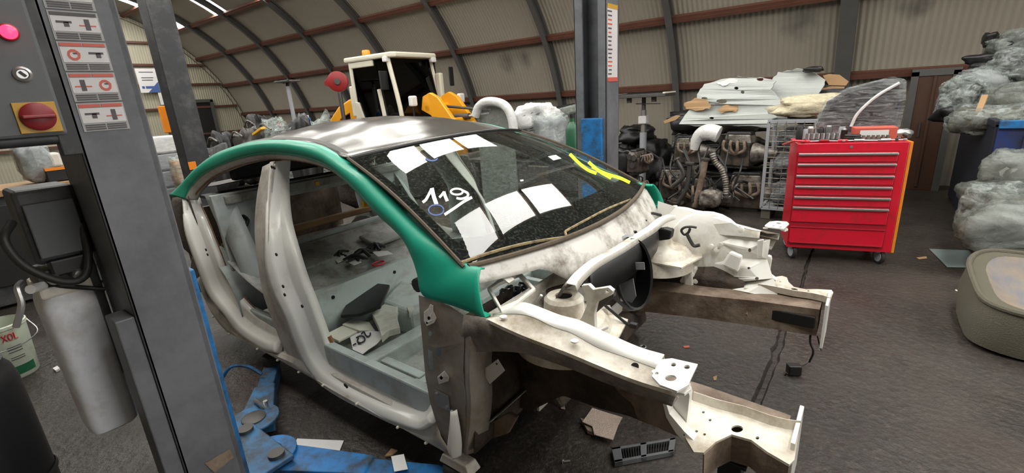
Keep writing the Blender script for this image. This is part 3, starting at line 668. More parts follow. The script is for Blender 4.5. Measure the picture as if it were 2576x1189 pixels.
# outer rear quarter (white) behind the rear jamb, down to the wheel arch
qa = [(-3.70, 1.10, 1.13), (-3.60, 1.08, .93), (-3.50, 1.065, .70), (-3.53, 1.075, .46), (-3.50, 1.10, .22)]
qb = [(-4.32, 1.16, 1.05), (-4.34, 1.10, .9), (-4.36, 1.10, .72), (-4.0, 1.10, .62), (-3.56, 1.11, .24)]
qa = [Vector(p)+Vector((0, .07, 0)) for p in qa]; qb = [Vector(p)+Vector((0, .10, 0)) for p in qb]
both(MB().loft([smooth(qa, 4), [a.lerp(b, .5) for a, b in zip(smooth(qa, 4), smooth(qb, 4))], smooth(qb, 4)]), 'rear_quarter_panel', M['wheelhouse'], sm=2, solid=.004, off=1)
MB().box((-3.46, YC, 1.29), (.06, 1.16, .16)).build('rear_header', M['black'], car, bevel=.02)
MB().grid(lambda a, b: Vector((-3.66-.62*a, 1.34+1.22*b, 1.17-.06*a+.02*sin(pi*b))), 6, 12).build('rear_deck', M['darksteel'], car, sm=2, solid=.004)
# dash crossbar & inner cowl seen through the glass
MB().tube([(-1.42, 1.16, .93), (-1.40, 1.6, .95), (-1.40, 2.3, .95), (-1.42, 2.74, .93)], .03, 10).build('dash_crossbar', M['darksteel'], car, sm=True)

# ================================================================== engine bay
# cowl: black-edged white scuttle under the glass, stepping down to the firewall lip
cowl = []
for du, dz, dx in ((0, -.008, .004), (0, -.03, .03), (0, -.06, .05), (0, -.10, .075), (0, -.15, .10), (0, -.20, .115)):
    cowl.append([Vector((G(u, 0).x+dx*(interp(u, [-1, -.62, -.42, 1], [.35, .4, 1, 1])), G(u, 0).y, G(u, 0).z+dz*(interp(u, [-1, -.62, -.42, 1], [.3, .38, 1, 1])))) for u in [-1+.025*i for i in range(81)]])
cw = MB().loft(cowl); cwo = cw.build('scuttle_panel', M['scuttle'], car, sm=2, solid=.004, off=-1)
MB().lathe([(.026, -.002), (.026, .006)], 16, ony(1340, 663, 1.47)+Vector((.012, 0, 0)), (1, -.2, .5)).build('grommet', M['black'], car, sm=True)
# plenum floor and lower lip (S shaped white strip with black sheet under it)
LIP = [(1440, 722), (1452, 705), (1468, 688), (1500, 662), (1560, 628), (1600, 602), (1640, 577), (1665, 556), (1692, 545)]
lip = smooth([onz(*p, .95) for p in LIP], 4)
back = [Vector((-1.0+.02*sin(i*.7), p.y, .86)) for i, p in enumerate(lip)]
MB().loft([back, [a.lerp(b, .5)+Vector((0, 0, -.03)) for a, b in zip(back, lip)], [p+Vector((-.045, 0, -.012)) for p in lip], [p+Vector((-.03, 0, .006)) for p in lip]]).build('plenum_tray', M['apron'], car, sm=True, solid=.003)
MB().loft([[p+Vector((-.03, 0, .0)) for p in lip], [p+Vector((-.026, 0, .010)) for p in lip], [p+Vector((.012, 0, .010)) for p in lip], [p+Vector((.018, 0, -.012)) for p in lip]]).build('bulkhead_lip_strip', M['whitegrime'], car, sm=True, solid=.004)
i0, i1 = 9, len(lip)-7
MB().loft([[p+Vector((.014, 0, -.012)) for p in lip[i0:i1]], [p+Vector((.020, 0, -.06-.02*sin(pi*i/(i1-i0)))) for i, p in enumerate(lip[i0:i1])], [p+Vector((.01, 0, -.12-.04*sin(pi*i/(i1-i0)))) for i, p in enumerate(lip[i0:i1])]]).build('bulkhead_insulation', M['black'], car, sm=True, solid=.01)
MB().box(onz(1458, 712, .91), (.05, .03, .02)).build('black_clip', M['black'], car, bevel=.004)
# firewall behind it
fwp = [(1.46, .28), (2.44, .28), (2.44, .74), (2.74, .78), (2.74, .90), (1.16, .90), (1.16, .78), (1.46, .74)]
FWH = [[(2.0, .50), (2.30, .50), (2.32, .80), (2.02, .82)]]
MB().prism(fwp, FWH, lambda u, v, w_: Vector((-1.04+w_-.10*max(0, .5-v), u, v)), .012).build('firewall', M['whitegrime'], car)
for k, (px, py) in enumerate(((1480, 640), (1500, 628), (1525, 618), (1545, 600), (1570, 592), (1590, 575), (1612, 566), (1455, 655), (1635, 548))):
    c_ = onz(px, py, .93); MB().tube(smooth([c_, c_+Vector((random.uniform(-.05, .05), random.uniform(.02, .06), .02)), c_+Vector((random.uniform(-.06, .06), random.uniform(.04, .10), 0))], 4), random.uniform(.006, .014), 6).build('plenum_debris', M['seal_dark'] if k % 2 else M['black'], car, sm=True)
# near-side framed opening in the scuttle corner with dark interior edge
ol = [(1226, 732), (1252, 712), (1308, 688), (1348, 733), (1302, 770), (1262, 792)]; il = [(1237, 733), (1256, 720), (1304, 698), (1338, 733), (1298, 764), (1262, 779)]
to = lambda u, v, w_: onz(u, v, .93)+Vector((0, 0, w_))
MB().prism(ol, [il[::-1]], to, .015).build('scuttle_opening_frame', M['whitegrime'], car, bevel=.004)
MB().prism(il, [], lambda u, v, w_: onz(u, v, .93)+Vector((0, 0, -.13+w_)), .01).build('opening_floor', M['interiordirt'], car)
wr = MB()
for k in range(10):
    a = onz(1255+8*k, 752-2*k+random.uniform(-6, 6), .83); wr.tube(smooth([a, a+Vector((random.uniform(-.05, .05), .03, .03)), a+Vector((random.uniform(-.06, .06), .07, 0))], 4), .006, 5)
wr.build('loom_wires', M['black'], car, sm=True)
MB().hexa([onz(1250, 690, 1.0), onz(1270, 683, 1.0), onz(1296, 706, .97), onz(1280, 716, .97), onz(1250, 687, 1.012), onz(1270, 680, 1.012), onz(1296, 702, .985), onz(1280, 712, .985)]).build('wing_bracket', M['whitegrime'], car, bevel=.004)
# --- upper fender rails with stepped section and punched tip
RL_O = [(1222, 801), (1277, 827), (1331, 850), (1426, 886), (1503, 918), (1594, 954), (1703, 988)]
RL_F = [(1240, 790), (1322, 792), (1395, 823), (1440, 838), (1503, 873), (1571, 897), (1662, 931)]
RL_R = [(1272, 783), (1308, 773), (1395, 805), (1445, 819), (1503, 846), (1594, 887), (1662, 908)]
def ry(px): return 1.06+.06*min(1, max(0, (px-1222)/481))
ro = smooth([ony(*p, ry(p[0])) for p in RL_O], 5); rm = smooth([ony(*p, ry(p[0])+.06) for p in RL_F], 5); rr_ = smooth([ony(*p, ry(p[0])+.09) for p in RL_R], 5)
rail = MB().loft([[p+Vector((0, .02, -.03)) for p in ro], [p+Vector((0, 0, -.012)) for p in ro], ro, [a.lerp(b, .85)+Vector((0, 0, -.006)) for a, b in zip(ro, rm)], rm, rr_, [p+Vector((0, .03, .004)) for p in rr_], [p+Vector((0, .045, -.05)) for p in rr_]])
both(rail, 'fender_rail', M['railtop'], sm=True, solid=.003, off=-1)
both(MB().loft([[p+Vector((0, -.001, .001)) for p in rm], [p+Vector((0, -.001, .002)) for p in rr_], [p+Vector((0, .031, .006)) for p in rr_]]), 'rail_ridge', M['white'], sm=True, solid=.002)
tipz = lambda u, v: .888+(.012 if v < 940 else 0)
tp = [(1662, 908), (1690, 905), (1755, 920), (1737, 958), (1732, 972), (1703, 988), (1660, 972), (1640, 950), (1650, 928)]
th_ = [circ(1694, 921, 7, 5, 12), circ(1728, 927, 8, 5.5, 12), circ(1687, 955, 15, 8, 16), circ(1652, 943, 5, 3.5, 10)]
both(MB().prism(tp, [h_[::-1] for h_ in th_], lambda u, v, w_: onz(u, v, .895)+Vector((0, 0, w_)), .006), 'fender_rail_tip', M['white'])
both(MB().prism(circ(1597, 921, 10, 8, 14), [], lambda u, v, w_: ony(u, v, ry(u)+.045)+Vector((0, 0, w_-.004)), .006), 'rail_hole', M['black'])
for p in ((1266, 799), (1446, 860), (1651, 939)):
    both(MB().lathe([(.013, 0), (.013, .004), (.005, .005)], 10, ony(*p, ry(p[0])+.03)+Vector((0, 0, .002)), (0, 0, 1)), 'rail_nut', M['whitegrime'], sm=True)
# side apron below the rail, arched lower edge
AP_T = [(1166, 792), (1222, 801), (1277, 827), (1331, 850), (1426, 886), (1503, 918), (1594, 954), (1703, 990)]
AP_B = [(1160, 888), (1205, 885), (1270, 884), (1330, 892), (1426, 924), (1503, 955), (1594, 990), (1690, 1022)]
at_ = smooth([ony(*p, ry(p[0])+.012) for p in AP_T], 5); ab = smooth([ony(*p, ry(p[0])+.03) for p in AP_B], 5)
both(MB().loft([at_, [a.lerp(b, .5)+Vector((0, -.008, 0)) for a, b in zip(at_, ab)], [a.lerp(b, .85) for a, b in zip(at_, ab)], ab, [p+Vector((0, .05, -.004)) for p in ab]]), 'fender_apron', M['apron'], sm=True, solid=.004, off=-1)
both(MB().box(onz(1280, 873, .78)*0+Vector((-.99, 1.10, .84)), (.03, .02, .03)), 'apron_clip', M['black'], bevel=.004)
# --- wheelhouse liner (near): dark skin from apron down to the subframe rail
def whn(a, b):
    x = -1.16+.72*a; zt = interp(x, [-1.2, -1.0, -.7, -.3], [.79, .80, .80, .78]); zb = interp(x, [-1.2, -1.05, -.9, -.6, -.3], [.28, .32, .44, .47, .46])
    y = 1.16+.26*min(1, b*2.2)**.7; z = zt+(zb-zt)*b
    return Vector((x, y+.02*noise.noise(Vector((x*6, z*6, 2))), z))
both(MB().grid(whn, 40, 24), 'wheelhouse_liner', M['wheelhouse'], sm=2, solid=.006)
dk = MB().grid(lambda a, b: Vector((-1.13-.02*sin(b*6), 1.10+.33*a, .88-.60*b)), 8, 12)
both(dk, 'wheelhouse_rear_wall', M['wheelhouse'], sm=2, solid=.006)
# torn splash shield and rusty bracket at its bottom
MB().prism([(1190, 1085), (1240, 1060), (1276, 1040), (1300, 1050), (1278, 1090), (1240, 1102), (1195, 1120)], [], lambda u, v, w_: ony(u, v, 1.22)+Vector((0, w_, 0)), .02).build('splash_bracket', M['railbrown'], car, bevel=.004)
# --- strut towers
def tower():
    c = Vector((-.895, 1.45, .80)); q = MB()
    q.lathe([(.20, -.12), (.185, -.03), (.16, .0), (.10, .012), (.082, .02), (.078, .075), (.066, .088), (.034, .088), (.030, .07)], 36, c, (0, 0, 1), caps=False); return q
both(tower(), 'strut_tower', M['railtop'], sm=True)
both(MB().lathe([(.033, .070), (.033, .082)], 20, Vector((-.895, 1.45, .80)), (0, 0, 1)), 'strut_top_hole', M['black'])
tpz = MB().prism([(-1.12, 1.22), (-.72, 1.24), (-.66, 1.40), (-.70, 1.62), (-.98, 1.64), (-1.10, 1.60)], [circ(-.895, 1.45, .15, .15, 20)], lambda u, v, w_: Vector((u, v, .765+w_-.10*max(0, u+.85))), .008); both(tpz, 'tower_plate', M['railtop'])
# Y bracket beside the near tower
YB = [(1462, 718), (1480, 716), (1492, 728), (1530, 722), (1542, 732), (1538, 742), (1502, 760), (1495, 790), (1497, 830), (1450, 812), (1462, 800), (1475, 770), (1474, 745)]
MB().prism(YB, [circ(1525, 734, 6, 4, 10)], lambda u, v, w_: ony(u, v, 1.40)+Vector((0, w_, 0)), .02).build('suspension_bracket', M['whitegrime'], car, bevel=.004)
MB().prism([(1500, 762), (1542, 738), (1544, 746), (1496, 790)], [], lambda u, v, w_: ony(u, v, 1.42)+Vector((0, w_, 0)), .02).build('bracket_web', M['darksteel'], car)
MB().bar(ony(1495, 836, 1.36), ony(1528, 820, 1.40), .02, .012).build('tab_bracket', M['whitegrime'], car, bevel=.003)
# --- lower longitudinal rails, stepped crush ends and edge-on flanges
def lrail():
    q = MB(); secs = []
    for x, y0, y1, z0, z1 in ((-1.20, 1.46, 1.60, .36, .52), (-.95, 1.44, 1.58, .44, .58), (-.60, 1.42, 1.56, .47, .60), (-.38, 1.39, 1.54, .48, .615), (-.10, 1.37, 1.51, .485, .62)):
        secs.append([Vector((x, y0, z0)), Vector((x, y1, z0)), Vector((x, y1, z1)), Vector((x, y0, z1)), Vector((x, y0, z0))])
    q.loft(secs); return q
both(lrail(), 'front_longitudinal', M['railbrown'], sm=True)
# open channel top of the rail end (white, dirty) with punched holes
cp = [(1704, 985), (1742, 1010), (1800, 1030), (1870, 1048), (1935, 1072), (1978, 1083), (2010, 1086), (1998, 1160), (1985, 1172), (1930, 1140), (1890, 1110), (1840, 1096), (1800, 1115), (1770, 1142), (1745, 1140), (1715, 1090), (1690, 1040)]
cho = [circ(1854, 1082, 15, 9, 16), circ(1769, 1040, 4, 3, 8), circ(1786, 1060, 4, 3, 8), circ(1752, 1088, 4, 3, 8), circ(1772, 1096, 4, 3, 8), circ(1905, 1105, 5, 4, 8)]
ctop = MB().prism(cp, [h_[::-1] for h_ in cho], lambda u, v, w_: onz(u, v, .625+.0*u)+Vector((0, 0, w_)), .006); both(ctop, 'rail_top_plate', M['railtop'])
lipe = [onz(*p, .625) for p in cp[1:7]]; both(MB().loft([lipe, [p+Vector((0, .008, .035)) for p in lipe]]), 'rail_top_lip', M['railtop'], solid=.004)
low = [onz(*p, .625) for p in cp[8:14]]; both(MB().loft([low, [p+Vector((0, .012, -.10)) for p in low]]), 'rail_side_skirt', M['railbrown'], solid=.004)
both(MB().box((-.075, 1.43, .545), (.012, .20, .22)), 'bumper_flange', M['white'], bevel=.002)
# upright link from the fender tip down to the rail end
UP = [(1664, 992), (1690, 984), (1722, 978), (1732, 984), (1735, 996), (1730, 1040), (1726, 1072), (1700, 1066), (1682, 1050), (1668, 1020)]
both(MB().prism(UP, [circ(1688, 1000, 3, 2.5, 8), circ(1716, 990, 3, 2.5, 8)], lambda u, v, w_: ony(u, v, 1.26)+Vector((0, w_, 0)), .03), 'headlamp_upright', M['white'], bevel=.006)
both(MB().prism([(1664, 1000), (1670, 994), (1684, 1040), (1722, 1085), (1772, 1132), (1768, 1142), (1748, 1142), (1700, 1090), (1676, 1050)], [circ(1720, 1094, 3, 3, 8)], lambda u, v, w_: ony(u, v, 1.222)+Vector((0, w_, 0)), .035), 'upright_flange', M['white'], bevel=.003)
both(MB().prism([(1690, 990), (1704, 972), (1736, 966), (1738, 984), (1722, 996)], [circ(1715, 982, 3, 2.5, 8)], lambda u, v, w_: onz(u, v, .868)+Vector((0, 0, w_)), .008), 'upright_head', M['white'], bevel=.002)
# --- far inner fender: big bright pressing facing the camera
IF = [(1655, 505), (1700, 520), (1776, 532), (1840, 560), (1905, 598), (1938, 602), (1930, 652), (1945, 700), (1957, 742), (1935, 745), (1880, 735), (1845, 728), (1832, 742), (1800, 738), (1768, 735), (1742, 722), (1722, 720), (1700, 700), (1672, 690), (1650, 640), (1650, 575)]
IFH = [circ(1886, 629, 4, 5, 8), circ(1778, 633, 4, 3, 8), circ(1884, 674, 4, 3, 8), circ(1904, 700, 5, 4, 8)]
def ifp(u, v, w_):
    y = 2.60+.06*sin((u-1650)*.02)-.10*max(0, (v-640)/100); return ony(u, v, y+w_)
inn = MB().prism(IF, [h_[::-1] for h_ in IFH], ifp, .012); inn.build('inner_fender', M['white'], car)
# raised ribs, tower bulge, brackets on it
bl_ = MB(); c0 = ony(1790, 640, 2.60)
bl_.lathe([(.21, 0), (.20, .03), (.15, .055), (.08, .062)], 28, ony(1775, 625, 2.60), (0.1, -1, .15)); bl_.build('tower_bulge', M['white'], car, sm=True)
for p, sz in (((1845, 655), (.09, .05, .09)), ((1735, 690), (.07, .06, .12)), ((1765, 705), (.08, .05, .08))):
    MB().box(ony(*p, 2.50), sz, Matrix.Rotation(.3, 3, 'Y'), .7).build('mount_bracket', M['white'], car, bevel=.012)
for p in ((1752, 706), (1742, 690), (1790, 620), (1812, 616), (1805, 628), (1865, 578)):
    MB().lathe([(.016, 0), (.014, .02), (.006, .022)], 10, ony(*p, 2.49 if p[1] > 680 else 2.535), (0, -1, .2)).build('stud', M['whitegrime'], car, sm=True)
MB().hexa([ony(*p, y) for y in (2.56, 2.46) for p in ((1716, 680), (1742, 676), (1745, 728), (1722, 728))]).build('engine_mount_plate', M['white'], car, bevel=.01)
MB().prism([(1905, 604), (1922, 600), (1918, 646), (1906, 650)], [], lambda u, v, w_: ony(u, v, 2.52+w_), .06).build('lamp_mount_tab', M['white'], car, bevel=.006)
for k in range(3):     # pressed vertical flutes left of the bulge
    MB().tube([ony(1688+14*k, 580, 2.60), ony(1684+14*k, 630, 2.585), ony(1688+12*k, 672, 2.57)], .014, 8).build('pressed_flute', M['whitegrime'], car, sm=True)
# small far-side loom and connectors
MB().tube(smooth([ony(*p, 2.50) for p in ((1752, 572), (1738, 570), (1722, 572), (1714, 580), (1722, 590), (1732, 584), (1736, 574))], 4), .007, 6).build('cable_loop', M['hose'], car, sm=True)
MB().tube(smooth([ony(*p, 2.50) for p in ((1728, 588), (1736, 604), (1746, 618), (1760, 616))], 4), .010, 6).build('cable_tail', M['hose'], car, sm=True)
MB().prism([(1640, 580), (1672, 575), (1690, 580), (1686, 602), (1655, 606), (1632, 600)], [], lambda u, v, w_: ony(u, v, 2.35)+Vector((0, w_, 0)), .05).build('black_actuator', M['black'], car, bevel=.008)
# black oval blower tub with ribbed bellows
oc = ony(1592, 688, 2.02); ov = MB(); ax_ = Vector((.80, -.58, .18)).normalized(); side = ax_.cross(Vector((0, 0, 1))).normalized(); upv = side.cross(ax_)
def oval(rw, rh, d): return [oc+ax_*d+side*rw*cos(2*pi*k/28)*(1)+upv*rh*sin(2*pi*k/28) for k in range(29)]
MB().loft([oval(.085, .165, .02), oval(.095, .175, .025), oval(.095, .175, .0), oval(.085, .16, -.03), oval(.07, .14, -.09), oval(.04, .08, -.11), oval(.005, .01, -.112)]).build('blower_tub', M['black'], car, sm=True)
for k in range(5):
    MB().loft([oval(.10-.004*k, .182-.004*k, -.01-.024*k), oval(.112-.004*k, .192-.004*k, -.02-.024*k), oval(.10-.004*k, .182-.004*k, -.03-.024*k)]).build('bellows_ring', M['greyplastic'], car, sm=True)
MB().prism([(1562, 715), (1592, 700), (1600, 745), (1585, 768), (1568, 745)], [], lambda u, v, w_: onz(u, v, 0)*0+ony(u, v, 2.03)+Vector((0, w_, 0)), .006).build('tub_residue', M['greyplastic'], car)
MB().prism([(1598, 660), (1620, 660), (1622, 678), (1600, 678)], [], lambda u, v, w_: ony(u, v, 1.99)+Vector((0, w_, 0)), .004).build('tub_label', M['greyplastic'], car)
# drive / pipe bits at the base of the near firewall
MB().tube(smooth([ony(*p, 1.62) for p in ((1522, 772), (1532, 800), (1530, 828), (1522, 850))], 4), .022, 8).build('coolant_pipe', M['pillar'], car, sm=True)
MB().prism([(1540, 800), (1566, 806), (1552, 830), (1545, 838), (1534, 826)], [], lambda u, v, w_: ony(u, v, 1.62)+Vector((0, w_, 0)), .02).build('heat_shield_scrap', M['railbrown'], car, bevel=.003)
MB().tube(smooth([ony(*p, 1.58) for p in ((1522, 768), (1548, 790), (1575, 812), (1592, 818))], 4), .006, 6).build('brake_line', M['black'], car, sm=True)
MB().box(ony(1594, 818, 1.58), (.03, .02, .02)).build('line_end', M['black'], car, bevel=.003)
MB().box(ony(1548, 848, 1.55), (.015, .015, .04)).build('green_cap', M['brightgreen'], car, bevel=.003)
# oil pan like dark casting under the firewall & subframe
MB().hexa([Vector(v) for v in ((-1.2, 1.5, .30), (-.95, 1.5, .30), (-.95, 2.5, .30), (-1.2, 2.5, .30), (-1.16, 1.46, .42), (-.98, 1.46, .42), (-.98, 2.5, .42), (-1.16, 2.5, .42))]).build('front_crossmember', M['wheelhouse'], car, bevel=.02)
# wiring pigtail hanging from the far rail end with connector
MB().tube(smooth([ony(*p, y) for p, y in (((2040, 830), 2.42), ((2038, 860), 2.40), ((2046, 885), 2.42), ((2036, 910), 2.46))], 5), .005, 6).build('pigtail_wire', M['hose'], car, sm=True)
MB().tube(smooth([ony(*p, 2.42) for p in ((2056, 845), (2060, 862), (2066, 882))], 4), .003, 5).build('pigtail_wire', M['hose'], car, sm=True)
MB().box((-.21, 2.385, .555), (.20, .03, .06)).build('rail_recess_shade', M['black'], car, bevel=.006)  # black box standing in for the shade of the recess under the plate
# tape / tag hanging in the wheel arch
tg = MB().prism([(1212, 932), (1252, 903), (1270, 932), (1232, 966)], [circ(1249, 915, 3, 3, 8)], lambda u, v, w_: ony(u, v, 1.13)+Vector((0, w_, 0)), .002); tg.build('hanging_tag', M['paper'], car)
MB().prism([(1178, 930), (1210, 906), (1216, 944), (1236, 968), (1222, 972), (1190, 962)], [], lambda u, v, w_: ony(u, v, 1.15)+Vector((0, w_, 0)), .004).build('arch_clip_plate', M['apron'], car)
for p, q_ in (((1350, 760), (1362, 742)), ((1240, 822), (1246, 832))): MB().tube([ony(*p, 1.3), ony(*q_, 1.3)], .006, 6).build('stud_pin', M['steel'], car)
# leftover rail behind far side rail (brown lower arm)
MB().tube(smooth([onz(*p, z) for p, z in (((1600, 782), .40), ((1640, 758), .47), ((1700, 750), .50), ((1800, 762), .52), ((1890, 785), .54))], 4), .035, 8).build('far_lower_arm', M['railbrown'], car, sm=True)

# ================================================================== TWO-POST LIFT
PX0, PX1 = -1.93, -1.66
def lift_post(name, label, sgn, ycf, near):
    """sgn +1: opening towards +y (near post); column spans ycf .. ycf+sgn*.165"""
    t = thing(name, label, 'lift post', ((PX0+PX1)/2, ycf+sgn*.08, 0), group='two-post lift columns')
    y0, y1 = ycf, ycf+sgn*(.165 if near else .22); Hh = 2.9; th = .012
    q = MB(); q.box(((PX0+PX1)/2, y0+sgn*th/2, Hh/2), (PX1-PX0, th, Hh)); a = q.build('back_plate', M['post'], t, bevel=.004)
    for x in (PX1-th/2, PX0+th/2): MB().box((x, (y0+y1)/2, Hh/2), (th, abs(y1-y0), Hh)).build('side_plate', M['post'], t, bevel=.004)
    for x, d in ((PX1, -1), (PX0, 1)): MB().box((x+d*.035, y1-sgn*.01, Hh/2), (.07, .02, Hh)).build('front_lip', M['post'], t, bevel=.004)
    MB().box(((PX0+PX1)/2, (y0+y1)/2, .01), (.5, .45, .02)).build('base_plate', M['postdark'], t, bevel=.004)
    for dx in (-.2, .2):
        for dy in (-.18, .18): MB().lathe([(.016, .02), (.016, .045), (.010, .05)], 8, ((PX0+PX1)/2+dx, (y0+y1)/2+dy, 0)).build('anchor_bolt', M['steel'], t)
    return t
lp = lift_post('lift_post', 'large grey near lift post covered with warning decals', 1, .311, True)
# warning decals, five panels up the front face
for k, (z0, z1) in enumerate(((1.628, 1.700), (1.704, 1.776), (1.780, 1.850), (1.854, 1.922), (1.926, 1.996))):
    x = PX1+.0012; ya, yb = .329, .428
    pl_ = MB().box((x, (ya+yb)/2, (z0+z1)/2), (.0016, yb-ya, z1-z0)).build('warning_decal', M['decalgap'], lp)
    h = z1-z0
    MB().box((x+.0012, (ya+yb)/2, z0+h*.56), (.0012, yb-ya-.006, h*.52)).build('white_field', M['decalwhite'], pl_)
    if k != 3:
        for j in (0, 1): MB().box((x+.0018, ya+.003+(yb-ya-.006)*(.25+.5*j), z0+h*.90), (.0014, .044, h*.11)).build('red_header', M['decalred'], pl_)
    else: MB().box((x+.0018, (ya+yb)/2, z0+h*.90), (.0014, .09, h*.11)).build('header', M['inkgrey'], pl_)
    for j in (0, 1):
        for r_ in range(3): MB().box((x+.0018, ya+.004+(yb-ya-.008)*(.25+.5*j), z0+h*(.07+.075*r_)), (.0014, .042, h*.045)).build('text_line', M['inkgrey'], pl_)
        cy_ = ya+(yb-ya)*(.27+.46*j); rz_ = random.uniform(.8, 1.2)
        kind = (k+j) % 3
        if kind == 0:       # arm pictogram
            MB().box((x+.0022, cy_, z0+h*.62), (.0014, .030, h*.07)).build('pictogram', M['inkgrey'], pl_); MB().box((x+.0022, cy_+.004, z0+h*.54), (.0014, .010, h*.16)).build('pictogram', M['inkgrey'], pl_)
        elif kind == 1:     # post pictogram
            MB().box((x+.0022, cy_, z0+h*.56), (.0014, .010, h*.38)).build('pictogram', M['inkgrey'], pl_); MB().box((x+.0020, cy_, z0+h*.52), (.0012, .034, h*.04)).build('pictogram', M['decalred'], pl_)
        else:               # red figure
            MB().prism(circ(cy_, z0+h*.55, .013, h*.20, 10), [circ(cy_, z0+h*.55, .008, h*.11, 10)], lambda u, v, w_: Vector((x+.0016+w_, u, v)), .0012).build('pictogram', M['decalred'], pl_); MB().box((x+.0020, cy_+.006, z0+h*.60), (.0012, .014, h*.05)).build('pictogram', M['inkgrey'], pl_)
lb = MB().prism([(515, 1165), (578, 1128), (588, 1150), (540, 1189)], [], lambda u, v, w_: onx(u, v, PX1+.001+w_), .002).build('worn_label', M['railbrown'], lp)
# cable cover strip on its outer side
MB().box((-1.715, .287, .55), (.10, .048, 1.10)).build('cable_cover', M['post'], lp, bevel=.004)
# sliding carriages
cg = thing('lift_carriage', 'blue lift carriage with swing arms on the near post', 'lift carriage', (-1.95, .53, 0))
MB().box((-1.90, .50, .62), (.16, .07, 1.05)).build('slide_block', M['blue'], cg, bevel=.005)
MB().box((-2.02, .55, .66), (.03, .08, .86)).build('guide_plate', M['blue'], cg, bevel=.005)
MB().box((-2.12, .64, .012), (.46, .24, .02)).build('arm_yoke', M['blue'], cg, bevel=.008)
MB().box((-2.12, .64, .145), (.40, .22, .025)).build('yoke_top', M['bluedirty'], cg, bevel=.006)
for x in (-2.28, -1.98): MB().tube([(x, .70, .02), (x, .70, .175)], .035, 16).build('pivot_pin', M['darksteel'], cg, sm=True)
# near arms: front one reaches to the jacking foot, rear one to the rear sill
def arm(par, piv, end, mat, lab=None):
    """a swing arm is a part of its carriage; plates, pads and bolts are its pieces"""
    piv, end = Vector((*piv, .075)), Vector((*end, .06)); d = (end-piv); n_ = Vector((-d.y, d.x, 0)).normalized(); L_ = d.length; dn = d/L_
    q = MB(); sec = [(0, .085, .0), (.2, .075, 0), (.55, .055, 0), (.56, .045, -.01), (1, .045, -.015)]
    q.loft([[piv+d*s+n_*sg*w_+Vector((0, 0, dz+zz)) for (s, w_, dz) in sec] for sg, zz in ((-1, -.045), (1, -.045), (1, .045), (-1, .045))], close=True, cap=True)
    t = q.build('lift_arm', mat, par, bevel=.005)
    if lab: t['label'] = lab
    MB().prism(circ(0, 0, .12, .12, 24), [circ(.0, 0, .035, .035, 16)], lambda u, v, w_: piv+Vector((u, v, .05+w_)), .012).build('pivot_plate', mat, t, bevel=.003)
    MB().lathe([(.058, .062), (.058, .068), (.05, .072)], 24, piv+dn*.0, (0, 0, 1)).build('pivot_disc', M['darksteel'], t, sm=True)
    MB().tube([piv+dn*.08+n_*-.05+Vector((0, 0, .05)), piv+dn*.08+n_*-.05+Vector((0, 0, .10))], .012, 8).build('lock_bolt', M['steel'], t, sm=True)
    MB().lathe([(.05, .02), (.055, .07), (.05, .085), (.045, .09)], 20, end, (0, 0, 1)).build('lift_pad', M['tread'], t, sm=True)
    MB().lathe([(.03, -.05), (.03, .02)], 14, end, (0, 0, 1)).build('pad_screw', M['darksteel'], t, sm=True)
    return t
arm(cg, (-2.06, .70), (-1.27, 1.12), M['blue'])
ra = arm(cg, (-2.38, .78), (-2.93, 1.14), M['bluedirty'], 'dirty blue arm swung back')
MB().tube(smooth([(-2.55, .86, .13), (-2.45, .84, .17), (-2.40, .86, .13)], 4), .008, 6).build('wire_handle', M['steel'], ra, sm=True)
MB().tube(smooth([Vector((-3.05, .86, .05)), Vector((-2.98, .92, .16)), Vector((-2.88, .98, .17)), Vector((-2.80, 1.02, .12))], 4), .010, 6).build('cable_guard', M['blue'], ra, sm=True)
# far post and carriage
fpst = lift_post('lift_post', 'tall grey far lift post behind the windscreen with a white text strip', -1, 3.62, False)
p0 = onx(1531, 30, PX1+.003); 
zt, zb = 2.23, 1.72
st = MB().box((PX1+.0015, 3.50, (zt+zb)/2), (.002, .17, zt-zb)).build('instruction_strip', M['decalwhite'], fpst)
MB().box((PX1+.003, 3.50, zt-.0), (.002, .17, .03)).build('yellow_band', M['yellowplate'], st)
MB().box((PX1+.003, 3.50, zb+.0), (.002, .17, .03)).build('red_band', M['decalred'], st)
for k in range(16): MB().box((PX1+.003, 3.455+random.uniform(-.004, .004), zb+.04+k*.029), (.002, random.uniform(.045, .075), .010)).build('text_line', M['decalred'] if k in (2, 3, 10, 12, 13) else M['inkgrey'], st)
fc = thing('lift_carriage', 'blue lift carriage with swing arms on the far post', 'lift carriage', (-1.78, 3.38, 0))
MB().box((-1.775, 3.40, .92), (.175, .08, 1.04)).build('slide_block', M['blue'], fc, bevel=.005)
MB().box((-1.70, 3.37, .80), (.03, .06, .7)).build('guide_plate', M['blue'], fc, bevel=.004)
MB().box((-1.80, 3.30, .25), (.36, .22, .12)).build('arm_yoke', M['blue'], fc, bevel=.006)
for x1 in (-1.15, -2.75):
    t = MB().bar((-1.8, 3.25, .14), (x1, 2.80, .12), .10, .09).build('lift_arm', M['bluedirty'], fc, bevel=.005)
    MB().lathe([(.05, -.02), (.055, .03), (.05, .05)], 16, (x1, 2.80, .14), (0, 0, 1)).build('lift_pad', M['tread'], t, sm=True)
